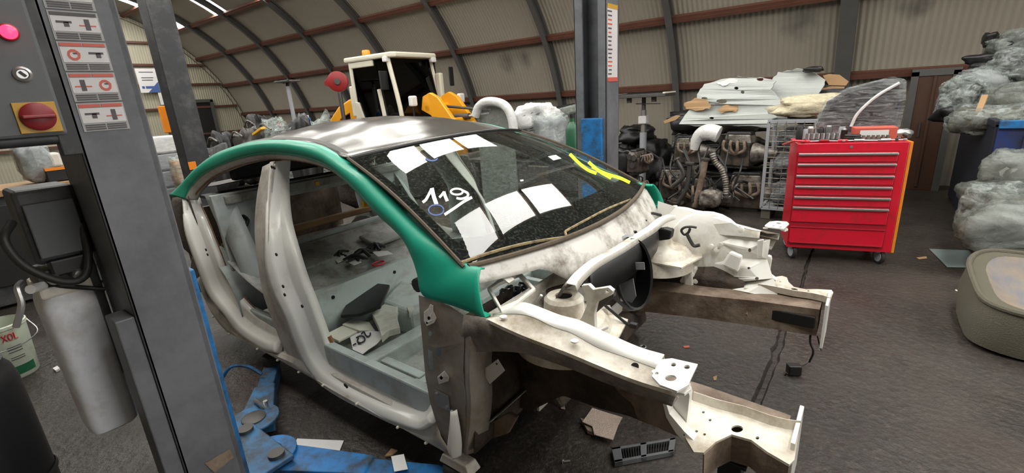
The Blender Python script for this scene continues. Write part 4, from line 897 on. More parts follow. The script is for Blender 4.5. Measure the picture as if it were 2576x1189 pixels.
# control box on the near post
cb = thing('lift_control_box', 'dark grey lift control box with glowing red lamp', 'control box', (-1.72, .20, 0))
MB().box((-1.70, .17, 1.835), (.20, .235, .42)).build('housing', M['boxgrey'], cb, bevel=.008)
fx = -1.60
pl_ = MB().lathe([(.019, 0), (.019, .006), (.016, .008)], 20, (fx, .240, 1.858), (1, 0, 0)).build('lamp_bezel', M['redknob'], cb, sm=True)
MB().lathe([(.0155, .006), (.0145, .014), (.009, .019), (.002, .020)], 20, (fx, .240, 1.858), (1, 0, 0)).build('pilot_lamp', M['redlit'], cb, sm=True)
k_ = MB().lathe([(.017, 0), (.017, .005), (.012, .008), (.010, .004)], 20, (fx, .240, 1.768), (1, 0, 0)).build('key_switch', M['steel'], cb, sm=True)
MB().box((fx+.008, .240, 1.768), (.004, .005, .014), Matrix.Rotation(.7, 3, 'X')).build('key_slot', M['black'], k_)
pt = MB().box((fx+.002, .241, 1.670), (.005, .075, .070)).build('switch_plate', M['yellowplate'], cb, bevel=.001)
kb = MB().lathe([(.032, .004), (.032, .012), (.026, .016)], 28, (fx, .241, 1.672), (1, 0, 0)).build('rotary_knob', M['redknob'], cb, sm=True)
MB().box((fx+.020, .241, 1.672), (.014, .060, .009)).build('knob_grip', M['redknob'], kb, bevel=.003)
MB().tube([(fx-.02, .10, 1.618), (fx-.02, .292, 1.618)], .014, 12).build('lower_conduit', M['postdark'], cb, sm=True)
MB().box((fx-.02, .285, 1.80), (.03, .04, .45)).build('side_bracket', M['postdark'], cb, bevel=.003)
# hydraulic power unit: motor, valve block, white reservoir, hoses
hu = thing('hydraulic_power_unit', 'hydraulic power unit with white plastic reservoir beside the near post', 'power unit', (-1.98, .22, 0))
tk = MB(); secs = []
for z, s_ in ((.665, .86), (.675, .97), (.70, 1), (1.06, 1.06), (1.10, 1.08), (1.13, 1.06), (1.16, .95)):
    pts = []
    for k in range(29):
        a = 2*pi*k/28; ca, sa = cos(a), sin(a); p_ = .45
        pts.append(Vector((-1.99+.10*s_*math.copysign(abs(ca)**p_, ca), .225+.066*s_*math.copysign(abs(sa)**p_, sa), z)))
    secs.append(pts)
tk.loft(secs); tk.f.append(tuple(range(28))); tk.build('reservoir', M['tank'], hu, sm=True)
MB().box((-1.99, .225, 1.175), (.20, .13, .035)).build('reservoir_lid', M['papercream'], hu, bevel=.008)
MB().box((-1.97, .235, 1.215), (.13, .14, .05)).build('valve_block', M['darksteel'], hu, bevel=.006)
for y_ in (.20, .255): MB().lathe([(.016, 0), (.016, .03), (.010, .04)], 12, (-1.905, y_, 1.215), (1, 0, 0)).build('valve_fitting', M['steel'], hu, sm=True)
MB().lathe([(.013, 0), (.013, .05)], 12, (-1.90, .175, 1.20), (.5, -.4, .1)).build('release_knob', M['paper'], hu, sm=True)
MB().tube([(-1.905, .18, 1.20), (-1.86, .30, 1.15)], .007, 8).build('release_lever', M['black'], hu, sm=True)
MB().box((-1.93, .275, 1.24), (.03, .03, .04)).build('solenoid', M['paper'], hu, bevel=.004)
MB().box((-1.98, .245, 1.37), (.17, .135, .22)).build('motor', M['postdark'], hu, bevel=.012)
MB().box((-1.885, .245, 1.36), (.012, .11, .16)).build('motor_plate', M['boxgrey'], hu, bevel=.003)
MB().box((-1.90, .245, 1.245), (.05, .09, .05)).build('motor_flange', M['black'], hu, bevel=.006)
MB().tube(smooth([(-1.88, .16, 1.40), (-1.84, .13, 1.36), (-1.83, .15, 1.28), (-1.83, .21, 1.215), (-1.84, .26, 1.21), (-1.87, .29, 1.27), (-1.89, .30, 1.36)], 5), .011, 10).build('hydraulic_hose', M['hose'], hu, sm=True)
MB().tube(smooth([(-1.88, .135, 1.23), (-1.84, .12, 1.225), (-1.83, .115, 1.18), (-1.84, .09, 1.12)], 5), .008, 8).build('return_pipe', M['steel'], hu, sm=True)
MB().box((-2.0, .29, 1.10), (.24, .02, .5)).build('mounting_plate', M['postdark'], hu, bevel=.003)
# dark second lift column behind
p2 = thing('lift_post', 'dark grey lift column standing behind the car, orange mark at its foot', 'lift post', (-6.4, 2.19, 0), group='two-post lift columns')
MB().box((-6.31, 2.19, 1.65), (.02, .24, 3.3)).build('front_plate', M['postdark'], p2, bevel=.004)
for y in (2.075, 2.305): MB().box((-6.43, y, 1.65), (.24, .014, 3.3)).build('side_plate', M['postdark'], p2, bevel=.004)
MB().box((-6.43, 2.19, .01), (.45, .4, .02)).build('base_plate', M['postdark'], p2)
MB().box((-6.297, 2.11, 1.10), (.006, .08, .09)).build('orange_mark', M['amber'], p2, bevel=.002)

# ================================================================== LEFT FOREGROUND
bk = thing('oil_pail', 'white oil pail with red lettering and green band on the floor', 'pail', (-4.6, .13, 0))
MB().lathe([(.128, 0), (.134, .01), (.152, .36), (.158, .365), (.158, .385), (.150, .39), (.148, .365), (.13, .02)], 40, (-4.6, .13, 0), (0, 0, 1), caps=False).build('pail_body', M['bucket'], bk, sm=True)
MB().lathe([(.135, .30), (.001, .30)], 32, (-4.6, .13, 0), (0, 0, 1), caps=False).build('oil_level', M['black'], bk)
def onpail(a0, a1, z0, z1, mat, name):
    n_ = 10; cur = []
    for i in range(n_+1):
        a = R(a0+(a1-a0)*i/n_); cur.append([Vector((-4.6+(.1355+.018*z/.36)*cos(a), .13+(.1355+.018*z/.36)*sin(a), z)) for z in (z0, z1)])
    return MB().loft(cur).build(name, mat, bk, solid=.001)
onpail(5, 52, .035, .095, M['greenprint'], 'green_band'); onpail(-14, 2, .03, .095, M['redprint'], 'red_band')
# lettering XOL in red, built as strokes round the pail
def pl2(a, z): a = R(a); r_ = .1375+.018*z/.36; return Vector((-4.6+r_*cos(a), .13+r_*sin(a), z))
def stroke(pts, name='lettering'): MB().tube([pl2(*p) for p in pts], .0035, 5).build(name, M['redprint'], bk)
stroke([(2, .29), (10, .335)]); stroke([(2, .335), (10, .29)])
stroke([(13+4*cos(t*.4)+4, .3125+.0225*sin(t*.4)) for t in range(17)]); stroke([(25, .335), (25, .29), (31, .29)])
for z in (.235, .218, .20, .16, .145): onpail(4, 34, z, z+.005, M['inkgrey'], 'small_print')
MB().tube(smooth([(-4.6, -.025, .37), (-4.42, -.06, .30), (-4.38, .13, .25), (-4.42, .30, .30), (-4.6, .285, .37)], 6), .004, 6).build('pail_handle', M['steel'], bk, sm=True)
dm = thing('waste_drum', 'black plastic drum at the bottom left edge', 'drum', (-2.66, -.085, 0))
MB().lathe([(.16, 0), (.175, .03), (.175, .70), (.165, .75), (.15, .775), (.15, .79), (.14, .79), (.14, .76)], 40, (-2.66, -.085, 0), (0, 0, 1), caps=False).build('drum_body', M['black'], dm, sm=True)
MB().lathe([(.178, .25), (.184, .265), (.178, .28)], 40, (-2.66, -.085, 0), (0, 0, 1), caps=False).build('drum_hoop', M['black'], dm, sm=True)
MB().lathe([(.14, .765), (.05, .775), (.001, .776)], 32, (-2.66, -.085, 0), (0, 0, 1), caps=False).build('drum_lid', M['black'], dm, sm=True)

# ================================================================== LOOSE THINGS IN AND ON THE CAR
def slab(name, label, cat, poly, z, th, mat, group=None, tilt=None, bevel=.003, dz=None):
    m_ = MB().prism(poly, [], lambda u, v, w_: onz(u, v, z)+Vector((0, 0, w_+(dz(u, v) if dz else 0))), th)
    return tag(m_.build(name, mat, bevel=bevel), label, cat, group)
slab('floor_mat', 'crumpled black floor mat lying in the cabin', 'mat', [(858, 800), (880, 762), (915, 726), (985, 750), (962, 800), (905, 808)], .42, .02, M['black'], dz=lambda u, v: .08*(u-858)/130)
slab('foam_block', 'off-white foam padding piece in the cabin beside the paper note', 'foam', [(938, 802), (990, 762), (1004, 734), (1014, 748), (1026, 752), (1044, 792), (1030, 800), (1020, 772), (1004, 775), (1000, 808), (1008, 838), (980, 846), (962, 862), (956, 838)], .40, .04, M['foamw'])
slab('foam_pad', 'cream flat pad on the cabin floor beside the jamb', 'foam', [(818, 846), (862, 824), (900, 838), (853, 862)], .36, .015, M['papercream'])
slab('foam_pad', 'cream folded pad under the black mat', 'foam', [(862, 822), (885, 810), (930, 816), (945, 838), (905, 838)], .365, .02, M['papercream'])
nt_ = thing('paper_note', 'crumpled white paper sheet with handwritten mark in the cabin', 'paper', onz(910, 860, .38))
NP = [(881, 850), (900, 838), (930, 832), (975, 836), (948, 868), (925, 882), (912, 890), (888, 880)]
MB().prism(NP, [], lambda u, v, w_: onz(u, v, .40)+Vector((0, 0, w_+.012*noise.noise(Vector((u*.05, v*.05, 0))))), .003).build('sheet', M['paper'], nt_)
def inkstroke(pts): MB().tube(smooth([onz(*p, .405)+Vector((0, 0, .01)) for p in pts], 4), .0045, 5).build('ink_stroke', M['ink'], nt_, sm=True)
inkstroke([(910, 843), (916, 838), (920, 846), (926, 850), (932, 846), (932, 841)])
inkstroke([(897, 853), (906, 849), (916, 851), (918, 860), (908, 866), (900, 862), (902, 854)]); inkstroke([(900, 862), (903, 867), (908, 867)]); inkstroke([(889, 872), (896, 868)])
# wires, clips and rags on the rear seat pan
for k, (px, py, mt, lab) in enumerate(((855, 640, 'black', 'black wiring connector clump on the rear seat pan'), (895, 650, 'ink', 'cut wiring loom end on the rear seat pan'), (912, 638, 'black', 'black foam tube on the rear seat pan'), (945, 622, 'ink', 'small black trim cap by the far wheelhouse'))):
    t = thing('wiring_offcut', lab, 'wiring', onz(px, py, .62), group='wiring offcuts on the seat pan')
    c0 = onz(px, py, .64)
    for j in range(5):
        a = random.uniform(0, 6.28); d_ = Vector((cos(a), sin(a), 0))*random.uniform(.04, .09)
        MB().tube(smooth([c0-d_, c0+Vector((0, 0, random.uniform(.0, .03))), c0+d_+Vector((0, 0, -.01))], 4), random.uniform(.004, .014), 6).build('wire', M[mt] if j else M['hose'], t, sm=True)
for k, q in enumerate(([(840, 652), (862, 640), (872, 652), (850, 662)], [(935, 634), (975, 632), (990, 640), (950, 646)], [(878, 662), (900, 652), (910, 660), (890, 668)])):
    slab('rag', ['pale torn rag left of the wiring', 'white crumpled rag near the far wheelhouse', 'grey torn rag beside the red ring'][k], 'rag', q, .63, .006, M['paper'], 'rags on the rear seat pan')
rc_ = onz(952, 662, .605)
tag(MB().tube([rc_+Vector((.034*cos(a*.3), .045*sin(a*.3), 0)) for a in range(21)], .006, 6, closed=True).build('sealing_ring', M['wirered'], sm=True), 'small red sealing ring on the rear seat pan', 'ring')
for p in ((797, 461), (919, 512)):
    c0 = onx(*p, -3.2) if p[0] < 850 else S(p, .06)
    MB().box(c0, (.02, .03, .03)).build('yellow_clip', M['cable_yellow'], car, bevel=.003)

# ================================================================== LITTER ON THE FLOOR
slab('paper_sheet', 'white paper sheet lying on the floor behind the front lift arm', 'paper', [(748, 1103), (865, 1108), (850, 1145), (735, 1128)], .004, .002, M['paper'], bevel=0)
slab('paper_tag', 'small white paper tag lying on the blue lift arm', 'paper', [(984, 1148), (1016, 1142), (1026, 1180), (992, 1186)], .112, .002, M['paper'], bevel=0)
slab('wood_chip', 'small broken yellowish chip beside the paper tag', 'chip', [(968, 1150), (985, 1130), (1000, 1134), (985, 1148)], .004, .008, M['wood'], bevel=0)
hs = thing('heat_shield_scrap', 'torn tan foil heat shield scrap under the front wheel arch', 'heat shield', onz(1515, 1070, 0))
MB().prism([(1465, 1062), (1480, 1042), (1490, 1030), (1530, 1040), (1566, 1046), (1556, 1070), (1542, 1104), (1495, 1092), (1490, 1072)], [], lambda u, v, w_: onz(u, v, .04)+Vector((0, 0, w_+.02*noise.noise(Vector((u*.04, v*.04, 4))))), .004).build('foil', M['foil'], hs)
MB().prism([(1460, 1058), (1490, 1070), (1494, 1095), (1478, 1090)], [], lambda u, v, w_: onz(u, v, .01)+Vector((0, 0, w_)), .02).build('torn_edge', M['railbrown'], hs)
slab('foil_chip', 'tiny tan foil chip left of the heat shield scrap', 'foil', [(1405, 1018), (1420, 1016), (1422, 1030), (1412, 1028)], .004, .003, M['foil'], bevel=0)
# black grille insert
gr = thing('vent_grille', 'black plastic vent grille lying on the floor', 'grille', onz(1620, 1140, 0))
a_, b_, c_, d_ = onz(1538, 1138), onz(1700, 1112), onz(1694, 1148), onz(1546, 1176)
def gq(s, t, z): p = a_.lerp(b_, s).lerp(d_.lerp(c_, s), t); return Vector((p.x, p.y, z))
for s0, s1, t0, t1 in ((0, 1, 0, .16), (0, 1, .84, 1), (0, .14, 0, 1), (.9, 1, 0, 1), (.44, .54, 0, 1)):
    MB().hexa([gq(s, t, z) for z in (.004, .03) for s, t in ((s0, t0), (s1, t0), (s1, t1), (s0, t1))])  .build('frame_bar', M['boxgrey'], gr, bevel=.002)
for k in range(7): MB().hexa([gq(.16+k*.04+ds, t, z) for z in (.004, .026) for ds, t in ((0, .16), (.018, .16), (.018, .84), (0, .84))]).build('slat', M['black'], gr)
for k in range(8): MB().hexa([gq(.56+k*.042+ds, t, z) for z in (.004, .026) for ds, t in ((0, .16), (.018, .16), (.018, .84), (0, .84))]).build('slat', M['black'], gr)
MB().hexa([gq(s, t, z) for z in (.001, .006) for s, t in ((.05, .1), (.95, .1), (.95, .9), (.05, .9))]).build('back_sheet', M['black'], gr)
tag(MB().tube([onz(1618, 873)+Vector((.018*cos(a*.4), .018*sin(a*.4), .004)) for a in range(16)], .005, 6, closed=True).build('washer', M['steel'], sm=True), 'loose steel washer on the floor near the green cap', 'washer')
sc = thing('loose_screw', 'loose screw on the floor below the wheel arch', 'screw', onz(1425, 1160, 0))
MB().tube([onz(1418, 1160, .006), onz(1434, 1158, .006)], .005, 8).build('shank', M['steel'], sc, sm=True); MB().lathe([(.010, 0), (.010, .004)], 10, onz(1417, 1160, .008), (-1, 0, 0)).build('head', M['steel'], sc)
slab('leaf_bit', 'small brown leaf scrap on the floor before the far rail', 'leaf', [(1794, 948), (1804, 944), (1802, 956), (1796, 956)], .002, .002, M['cardboard'], bevel=0)
slab('red_scrap', 'small red-brown scrap of sheet on the floor near the washer', 'scrap', [(1718, 870), (1734, 869), (1735, 874), (1722, 875)], .002, .002, M['decalred'], bevel=0)
slab('brown_scrap', 'brown scrap on the floor left of the glass sheet', 'scrap', [(2305, 648), (2330, 645), (2332, 650), (2312, 652)], .002, .003, M['cardboard'], bevel=0)
slab('white_scrap', 'small white scrap on the floor left of the felt shell', 'scrap', [(2434, 716), (2456, 716), (2456, 722), (2434, 721)], .002, .004, M['paper'], bevel=0)
slab('cable_tie', 'pale cable tie on the floor left of the felt shell', 'cable tie', [(2402, 730), (2404, 728), (2442, 745), (2440, 748)], .002, .003, M['papercream'], bevel=0)
slab('white_crumb', 'white crumpled bit on the floor beside the oil pail', 'scrap', [(134, 930), (146, 924), (152, 930), (142, 936)], .002, .015, M['paper'], bevel=0)
cn = thing('loose_connector', 'black connector plug dangling above the floor from the far rail wire', 'connector', onz(1998, 930, .02))
MB().box(onz(1997, 928, .035), (.07, .05, .06), Matrix.Rotation(.5, 3, 'Z')).build('plug_body', M['black'], cn, bevel=.006)
MB().tube(smooth([onz(1980, 938, .03), onz(1974, 944, .01)], 2), .005, 5).build('plug_wire', M['hose'], cn); MB().tube(smooth([onz(2012, 922, .03), onz(2026, 915, .02), onz(2036, 905, .03)], 3), .005, 5).build('plug_wire', M['hose'], cn, sm=True)
# screw-stand under the near rail end
js = thing('support_stand', 'dark steel support stand under the near front rail', 'stand', (-.24, 1.36, 0))
MB().box((-.24, 1.40, .24), (.07, .07, .46)).build('stand_leg', M['black'], js, bevel=.004); MB().box((-.24, 1.40, .01), (.24, .24, .02)).build('stand_base', M['black'], js, bevel=.004); MB().box((-.24, 1.42, .476), (.10, .12, .014)).build('stand_head', M['black'], js, bevel=.003)

# ================================================================== BACKGROUND HELPERS
def blobmb(c, size, seed=0, amp=.18, freq=1.6, p=.7, nu=28, nv=18, flat=True, rz=0, fine=.03):
    """wrapped-parcel shape: super-ellipsoid with creased noise; c = base centre"""
    c = Vector(c); sx, sy, sz = size; m = MB(); rot = Matrix.Rotation(rz, 3, 'Z')
    def f(a, b):
        th = 2*pi*a; ph = pi*(b-.5); cp, sp_ = cos(ph), sin(ph)
        e = lambda v: math.copysign(abs(v)**p, v)
        d = Vector((e(cp)*e(cos(th)), e(cp)*e(sin(th)), e(sp_)))
        n_ = noise.noise(Vector((cos(th)*cp, sin(th)*cp, sp_))*freq+Vector((seed*7.3, seed*3.1, seed)))
        n2_ = abs(noise.noise(Vector((cos(th)*cp, sin(th)*cp, sp_))*freq*3.7+Vector((seed*1.3, seed, 5))))
        k = 1+amp*n_*1.6-fine*4*n2_
        q = Vector((d.x*sx/2*k, d.y*sy/2*k, d.z*sz/2*k))
        if flat: q.z = max(q.z, -sz/2)
        return c+rot @ q+Vector((0, 0, sz/2))
    return m.grid(f, nu, nv)
def wrapped(name, label, cat, c, size, seed, film='film', inner='greyplastic', group=None, rz=0, amp=.18, p=.7):
    t = thing(name, label, cat, c, group=group)
    blobmb(c, [s*.9 for s in size], seed, amp, p=p, rz=rz).build('contents', M[inner], t, sm=2)
    blobmb(c, size, seed, amp, p=p, rz=rz, fine=.06, nu=40, nv=26).build('film_wrap', M[film], t, sm=2)
    return t
def tire(m_, c, r, wd, ax): m_.lathe([(r*.55, -wd/2), (r*.9, -wd/2), (r, -wd*.36), (r, wd*.36), (r*.9, wd/2), (r*.55, wd/2)], 28, c, ax)
def engine(name, label, c, rz, s, seed, group):
    """oily engine / gearbox unit, s = size"""
    rnd = random.Random(seed); t = thing(name, label, 'engine part', c, rz=rz, group=group, local=True)
    MB().box((0, 0, .22*s), (.5*s, .34*s, .36*s), None, .92).build('block', M['engine'], t, bevel=.015)
    MB().box((0, .03*s, .47*s), (.46*s, .26*s, .14*s), None, .85).build('cylinder_head', M['alu'], t, bevel=.012)
    MB().box((0, .02*s, .56*s), (.42*s, .18*s, .05*s), None, .9).build('valve_cover', M['black'], t, bevel=.012)
    MB().box((0, 0, .03*s), (.42*s, .26*s, .08*s)).build('oil_sump', M['darksteel'], t, bevel=.012)
    for k in range(3): MB().lathe([(rnd.uniform(.04, .08)*s, 0), (.05*s, .02*s), (.07*s, .04*s)], 16, (-.26*s, rnd.uniform(-.12, .12)*s, rnd.uniform(.15, .45)*s), (-1, 0, 0)).build('pulley', M['darksteel'], t, sm=True)
    for k in range(4):
        x = (-.16+.11*k)*s; MB().tube(smooth([(x, -.16*s, .42*s), (x+.01, -.25*s, .44*s), (x+.03*s, -.27*s, .32*s), (.05*s, -.24*s, .24*s)], 4), .024*s, 8).build('manifold_runner', M['railbrown'], t, sm=True)
    MB().lathe([(.17*s, 0), (.17*s, .03*s), (.10*s, .22*s), (.07*s, .36*s)], 18, (.25*s, 0, .24*s), (1, 0, 0)).build('bell_housing', M['alu'], t, sm=True)
    for k in range(5):
        a = Vector((rnd.uniform(-.25, .25)*s, rnd.uniform(-.2, .1)*s, rnd.uniform(.4, .6)*s)); b = a+Vector((rnd.uniform(-.2, .2), rnd.uniform(-.15, .05), rnd.uniform(-.3, .0)))*s
        MB().tube(smooth([a, (a+b)/2+Vector((0, -.06*s, .05*s)), b], 4), rnd.uniform(.008, .02)*s, 6).build('hose', M['hose'], t, sm=True)
    return t

# ================================================================== RED TOOL CABINET
TA = R(14.1); tc0 = Vector((-.145, 4.972, 0))
tb = thing('tool_cabinet', 'red roller tool cabinet with silver drawer handles', 'tool cabinet', tc0, rz=TA, local=True)
W2, D2, Z0, Z1 = .40, .46, .12, 1.085
MB().box((0, D2/2, (Z0+Z1)/2), (2*W2, D2, Z1-Z0)).build('body', M['redpaint'], tb, bevel=.006)
MB().box((W2+.012, D2/2, (Z0+Z1)/2), (.022, D2, Z1-Z0)).build('orange_side_board', M['orange'], tb, bevel=.004)
MB().box((-.03, -.001, .585), (.735, .012, .86)).build('drawer_recess', M['reddark'], tb)
hh_ = Z1-Z0
tops = [.085, .18, .285, .385, .485, .585]; bots = [.165, .27, .37, .47, .57, .735]
for a, b in zip(tops, bots):
    z1, z0 = Z1-a*hh_, Z1-b*hh_
    d = MB().box((-.03, -.010, (z0+z1)/2), (.715, .016, z1-z0)).build('drawer', M['redpaint'], tb, bevel=.003)
    MB().box((-.03, -.026, z1-.012), (.715, .022, .020)).build('handle', M['steel'], d, bevel=.004)
d = MB().box((-.03, -.010, Z1-.86*hh_), (.715, .018, .155*hh_)).build('drawer', M['redpaint'], tb, bevel=.003)
MB().box((-.03, -.022, Z1-.94*hh_), (.70, .010, .010)).build('handle', M['reddark'], d, bevel=.002)
MB().box((-.03, -.022, Z1-.785*hh_), (.715, .012, .010)).build('handle', M['reddark'], d, bevel=.002)
MB().lathe([(.012, 0), (.012, .006)], 14, (0, 0, Z1-.035), (0, -1, 0)).build('lock', M['steel'], tb, sm=True)
for x in (-.34, .34):
    for y in (.06, .40):
        c_ = MB(); c_.lathe([(.02, -.014), (.062, -.016), (.066, -.008), (.066, .008), (.062, .016), (.02, .014)], 24, (x, y, .066), (1, .35, 0)); w_ = c_.build('caster_wheel', M['tread'], tb, sm=True)
        MB().lathe([(.048, -.019), (.05, 0), (.048, .019), (.012, .022)], 20, (x, y, .066), (1, .35, 0)).build('wheel_hub', M['greyplastic'], w_, sm=True)
        MB().box((x, y, .118), (.07, .07, .02)).build('caster_plate', M['steel'], tb, bevel=.003)
def on_cab(x, y, z=Z1): return tc0+Matrix.Rotation(TA, 3, 'Z') @ Vector((x, y, z))
def cabthing(name, label, cat, x, y, rz=0, group=None): return thing(name, label, cat, on_cab(x, y, Z1+.001), rz=TA+rz, local=True, group=group)
t = cabthing('socket_rail', 'row of steel sockets on a black rail on the red cabinet', 'socket set', -.20, .10)
MB().box((0, 0, .012), (.28, .07, .024)).build('rail', M['black'], t, bevel=.003)
for k in range(7): MB().lathe([(.017, 0), (.017, .05), (.013, .05)], 12, (-.115+.038*k, 0, .024)).build('socket', M['steel'], t, sm=True)
t = cabthing('tool_case', 'red metal box with white label on the cabinet top', 'box', .19, .20, -.05)
MB().box((0, 0, .055), (.30, .16, .11)).build('case', M['decalred'], t, bevel=.006); MB().box((-.01, -.081, .06), (.20, .003, .055)).build('label_plate', M['paper'], t)
t = cabthing('bit_set', 'small row of silver bits in front of the red box', 'socket set', .18, .08)
MB().box((0, 0, .01), (.22, .05, .02)).build('rail', M['darksteel'], t, bevel=.003)
for k in range(6): MB().lathe([(.013, 0), (.013, .03)], 10, (-.085+.034*k, 0, .02)).build('socket', M['alu'], t, sm=True)
for k, (x, y, rz, mt, lab) in enumerate(((-.30, .03, .3, 'wirered', 'red handled pliers at the left of the cabinet top'), (-.15, .035, -.2, 'hookred', 'dark red screwdriver lying below the socket rail'), (-.02, .03, .1, 'wirered', 'bright red screwdriver at the cabinet front edge'), (.10, .025, -.1, 'steel', 'steel spanner at the cabinet front edge'), (.28, .03, .15, 'steel', 'long chrome ratchet at the right front of the cabinet'), (.34, .10, 1.2, 'darksteel', 'dark steel spanner near the orange board'))):
    t = cabthing('hand_tool', lab, 'tool', x, y, rz, 'hand tools on the cabinet')
    MB().tube([(-.08, 0, .014), (-.01, 0, .014)], .013, 10).build('grip', M[mt], t, sm=True); MB().tube([(-.01, 0, .014), (.09, 0, .012)], .006, 8).build('shaft', M['steel'], t, sm=True); MB().box((.095, 0, .013), (.025, .022, .014)).build('tip', M['steel'], t, bevel=.003)
t = cabthing('cable_coil', 'black cable coil on the cabinet top', 'cable', .02, .10)
for k in range(3): MB().tube([(.05*cos(a*.3), .04*sin(a*.3), .012+.018*k) for a in range(21)], .012, 8, closed=True).build('turn', M['hose'], t, sm=True)
t = cabthing('air_tool', 'chrome air tool at the right end of the cabinet top', 'tool', .34, .20, .4)
MB().lathe([(.03, 0), (.04, .03), (.04, .10), (.028, .13), (.018, .15)], 16, (0, 0, .045), (1, 0, 0)).build('motor_body', M['steel'], t, sm=True); MB().tube([(.06, 0, .045), (.05, -.10, .03)], .018, 10).build('grip', M['darksteel'], t, sm=True)
t = cabthing('pry_bar', 'orange tipped scraper hanging over the left cabinet edge', 'tool', -.42, .05, 2.4)
MB().bar((0, 0, .02), (.10, 0, -.02), .05, .012).build('blade', M['decalred'], t, bevel=.003); MB().tube([(-.10, 0, .02), (0, 0, .02)], .010, 8).build('handle', M['redpaint'], t, sm=True)
rnd = random.Random(11)
for k in range(14):
    x = -.36+.052*k+rnd.uniform(-.02, .02); y = rnd.uniform(.13, .30); hgt = rnd.uniform(.06, .15)
    if abs(x-.19) < .17: continue
    t = cabthing('workshop_can', ['dark spray can', 'black box', 'grey cup of bits', 'silver tin', 'black grease pot', 'dusty jar', 'dark tin', 'grey tape roll', 'black plastic pot', 'tall dark can', 'steel cup', 'black tub', 'grey jar', 'dark flask'][k]+' among the tools on the cabinet top', 'container', x, y, rnd.uniform(0, 3), 'odds and ends on the cabinet')
    r_ = rnd.uniform(.022, .036); MB().lathe([(r_, 0), (r_, hgt*.85), (r_*.8, hgt*.92)], 14, (0, 0, 0)).build('body', M[rnd.choice(['black', 'darksteel', 'greyplastic', 'alu', 'black'])], t, sm=True); MB().lathe([(r_*.7, hgt*.92), (r_*.6, hgt)], 12, (0, 0, 0)).build('cap', M[rnd.choice(['black', 'paper', 'steel'])], t, sm=True)
# film-wrapped black seat back standing on the cabinet
t = thing('wrapped_seat_back', 'black seat back wrapped in clear film standing on the red cabinet', 'car seat', on_cab(.12, .38), rz=TA, local=True)
SB = [(-.30, 0), (-.32, .12), (-.25, .33), (-.10, .43), (.20, .50), (.29, .47), (.31, .30), (.30, 0)]
MB().prism(SB, [], lambda u, v, w_: Vector((u, w_+.04, v)), .10).build('seat_cushion', M['black'], t, bevel=.03)
SB2 = [(u*1.05, v*1.03+(.0 if v else 0)) for u, v in SB]
MB().prism(SB2, [], lambda u, v, w_: Vector((u, w_+.025, v)), .13).build('film_wrap', M['filmthin'], t, bevel=.02)
MB().tube(smooth([(.25, .02, .46), (.10, .01, .36), (-.02, .01, .22), (-.06, .01, .10)], 4), .014, 6).build('film_fold', M['filmwhite'], t, sm=True)

# ================================================================== HEAPS AGAINST THE FAR WALL
# wire cage with wrapped parts
g0 = onz(1905, 552); g1 = onz(2003, 552); gw = .50
cg_ = thing('wire_cage', 'grey wire mesh cage with bagged parts left of the red cabinet', 'cage', ((g0.x+g1.x)/2, 6.55, 0))
cx0, cx1, cy0, cy1, cz0, cz1 = g0.x+.02, g0.x+.50, 6.30, 6.75, .14, 1.17
for x in (cx0, cx1):
    for y in (cy0, cy1): MB().box((x, y, (cz0+cz1)/2), (.035, .035, cz1-cz0)).build('corner_post', M['greyplastic'], cg_, bevel=.003)
for z in (cz0, cz1):
    for y in (cy0, cy1): MB().box(((cx0+cx1)/2, y, z), (cx1-cx0, .035, .04)).build('rail', M['greyplastic'], cg_, bevel=.003)
    for x in (cx0, cx1): MB().box((x, (cy0+cy1)/2, z), (.035, cy1-cy0, .04)).build('rail', M['greyplastic'], cg_, bevel=.003)
for k in range(16): z = cz0+.06+k*.062; MB().tube([(cx0, cy0-.012, z), (cx1, cy0-.012, z)], .0045, 5).build('mesh_wire', M['alu'], cg_)
for k in range(4): x = cx0+.09+k*.09; MB().tube([(x, cy0-.018, cz0), (x, cy0-.018, cz1)], .0035, 5).build('mesh_wire', M['alu'], cg_)
for k in range(6): z = cz0+.1+k*.15; MB().tube([(cx1+.012, cy0, z), (cx1+.012, cy1, z)], .0045, 5).build('mesh_wire', M['alu'], cg_)
MB().box(((cx0+cx1)/2, 6.525, .13), (cx1-cx0, .45, .02)).build('cage_floor', M['greyplastic'], cg_)
for x in (cx0+.05, cx1-.05): MB().box((x, 6.525, .06), (.10, .42, .12)).build('skid', M['dado'], cg_, bevel=.004)
for k in range(3): wrapped('bagged_part', ['bagged black part at the bottom of the wire cage', 'bagged black part in the middle of the wire cage', 'bagged black part at the top of the wire cage'][k], 'bagged part', ((cx0+cx1)/2, 6.53, .15+.33*k), (.38, .36, .30), 20+k, 'filmthin', 'black', 'bagged parts in the cage')
# gold wrapped part on the cage top
t = wrapped('gold_wrapped_part', 'shiny cream film wrapped part lying on the wire cage', 'wrapped part', ((cx0+cx1)/2+.22, 6.50, cz1+.02), (.98, .40, .24), 31, 'gold', 'cardboard', None, .1, .25, .8)
tag(blobmb((cx0+.30, 6.42, cz1+.021), (.30, .16, .10), 33, .2).build('black_trim_part', M['black'], sm=2), 'glossy black trim end under the cream wrapped part', 'trim')
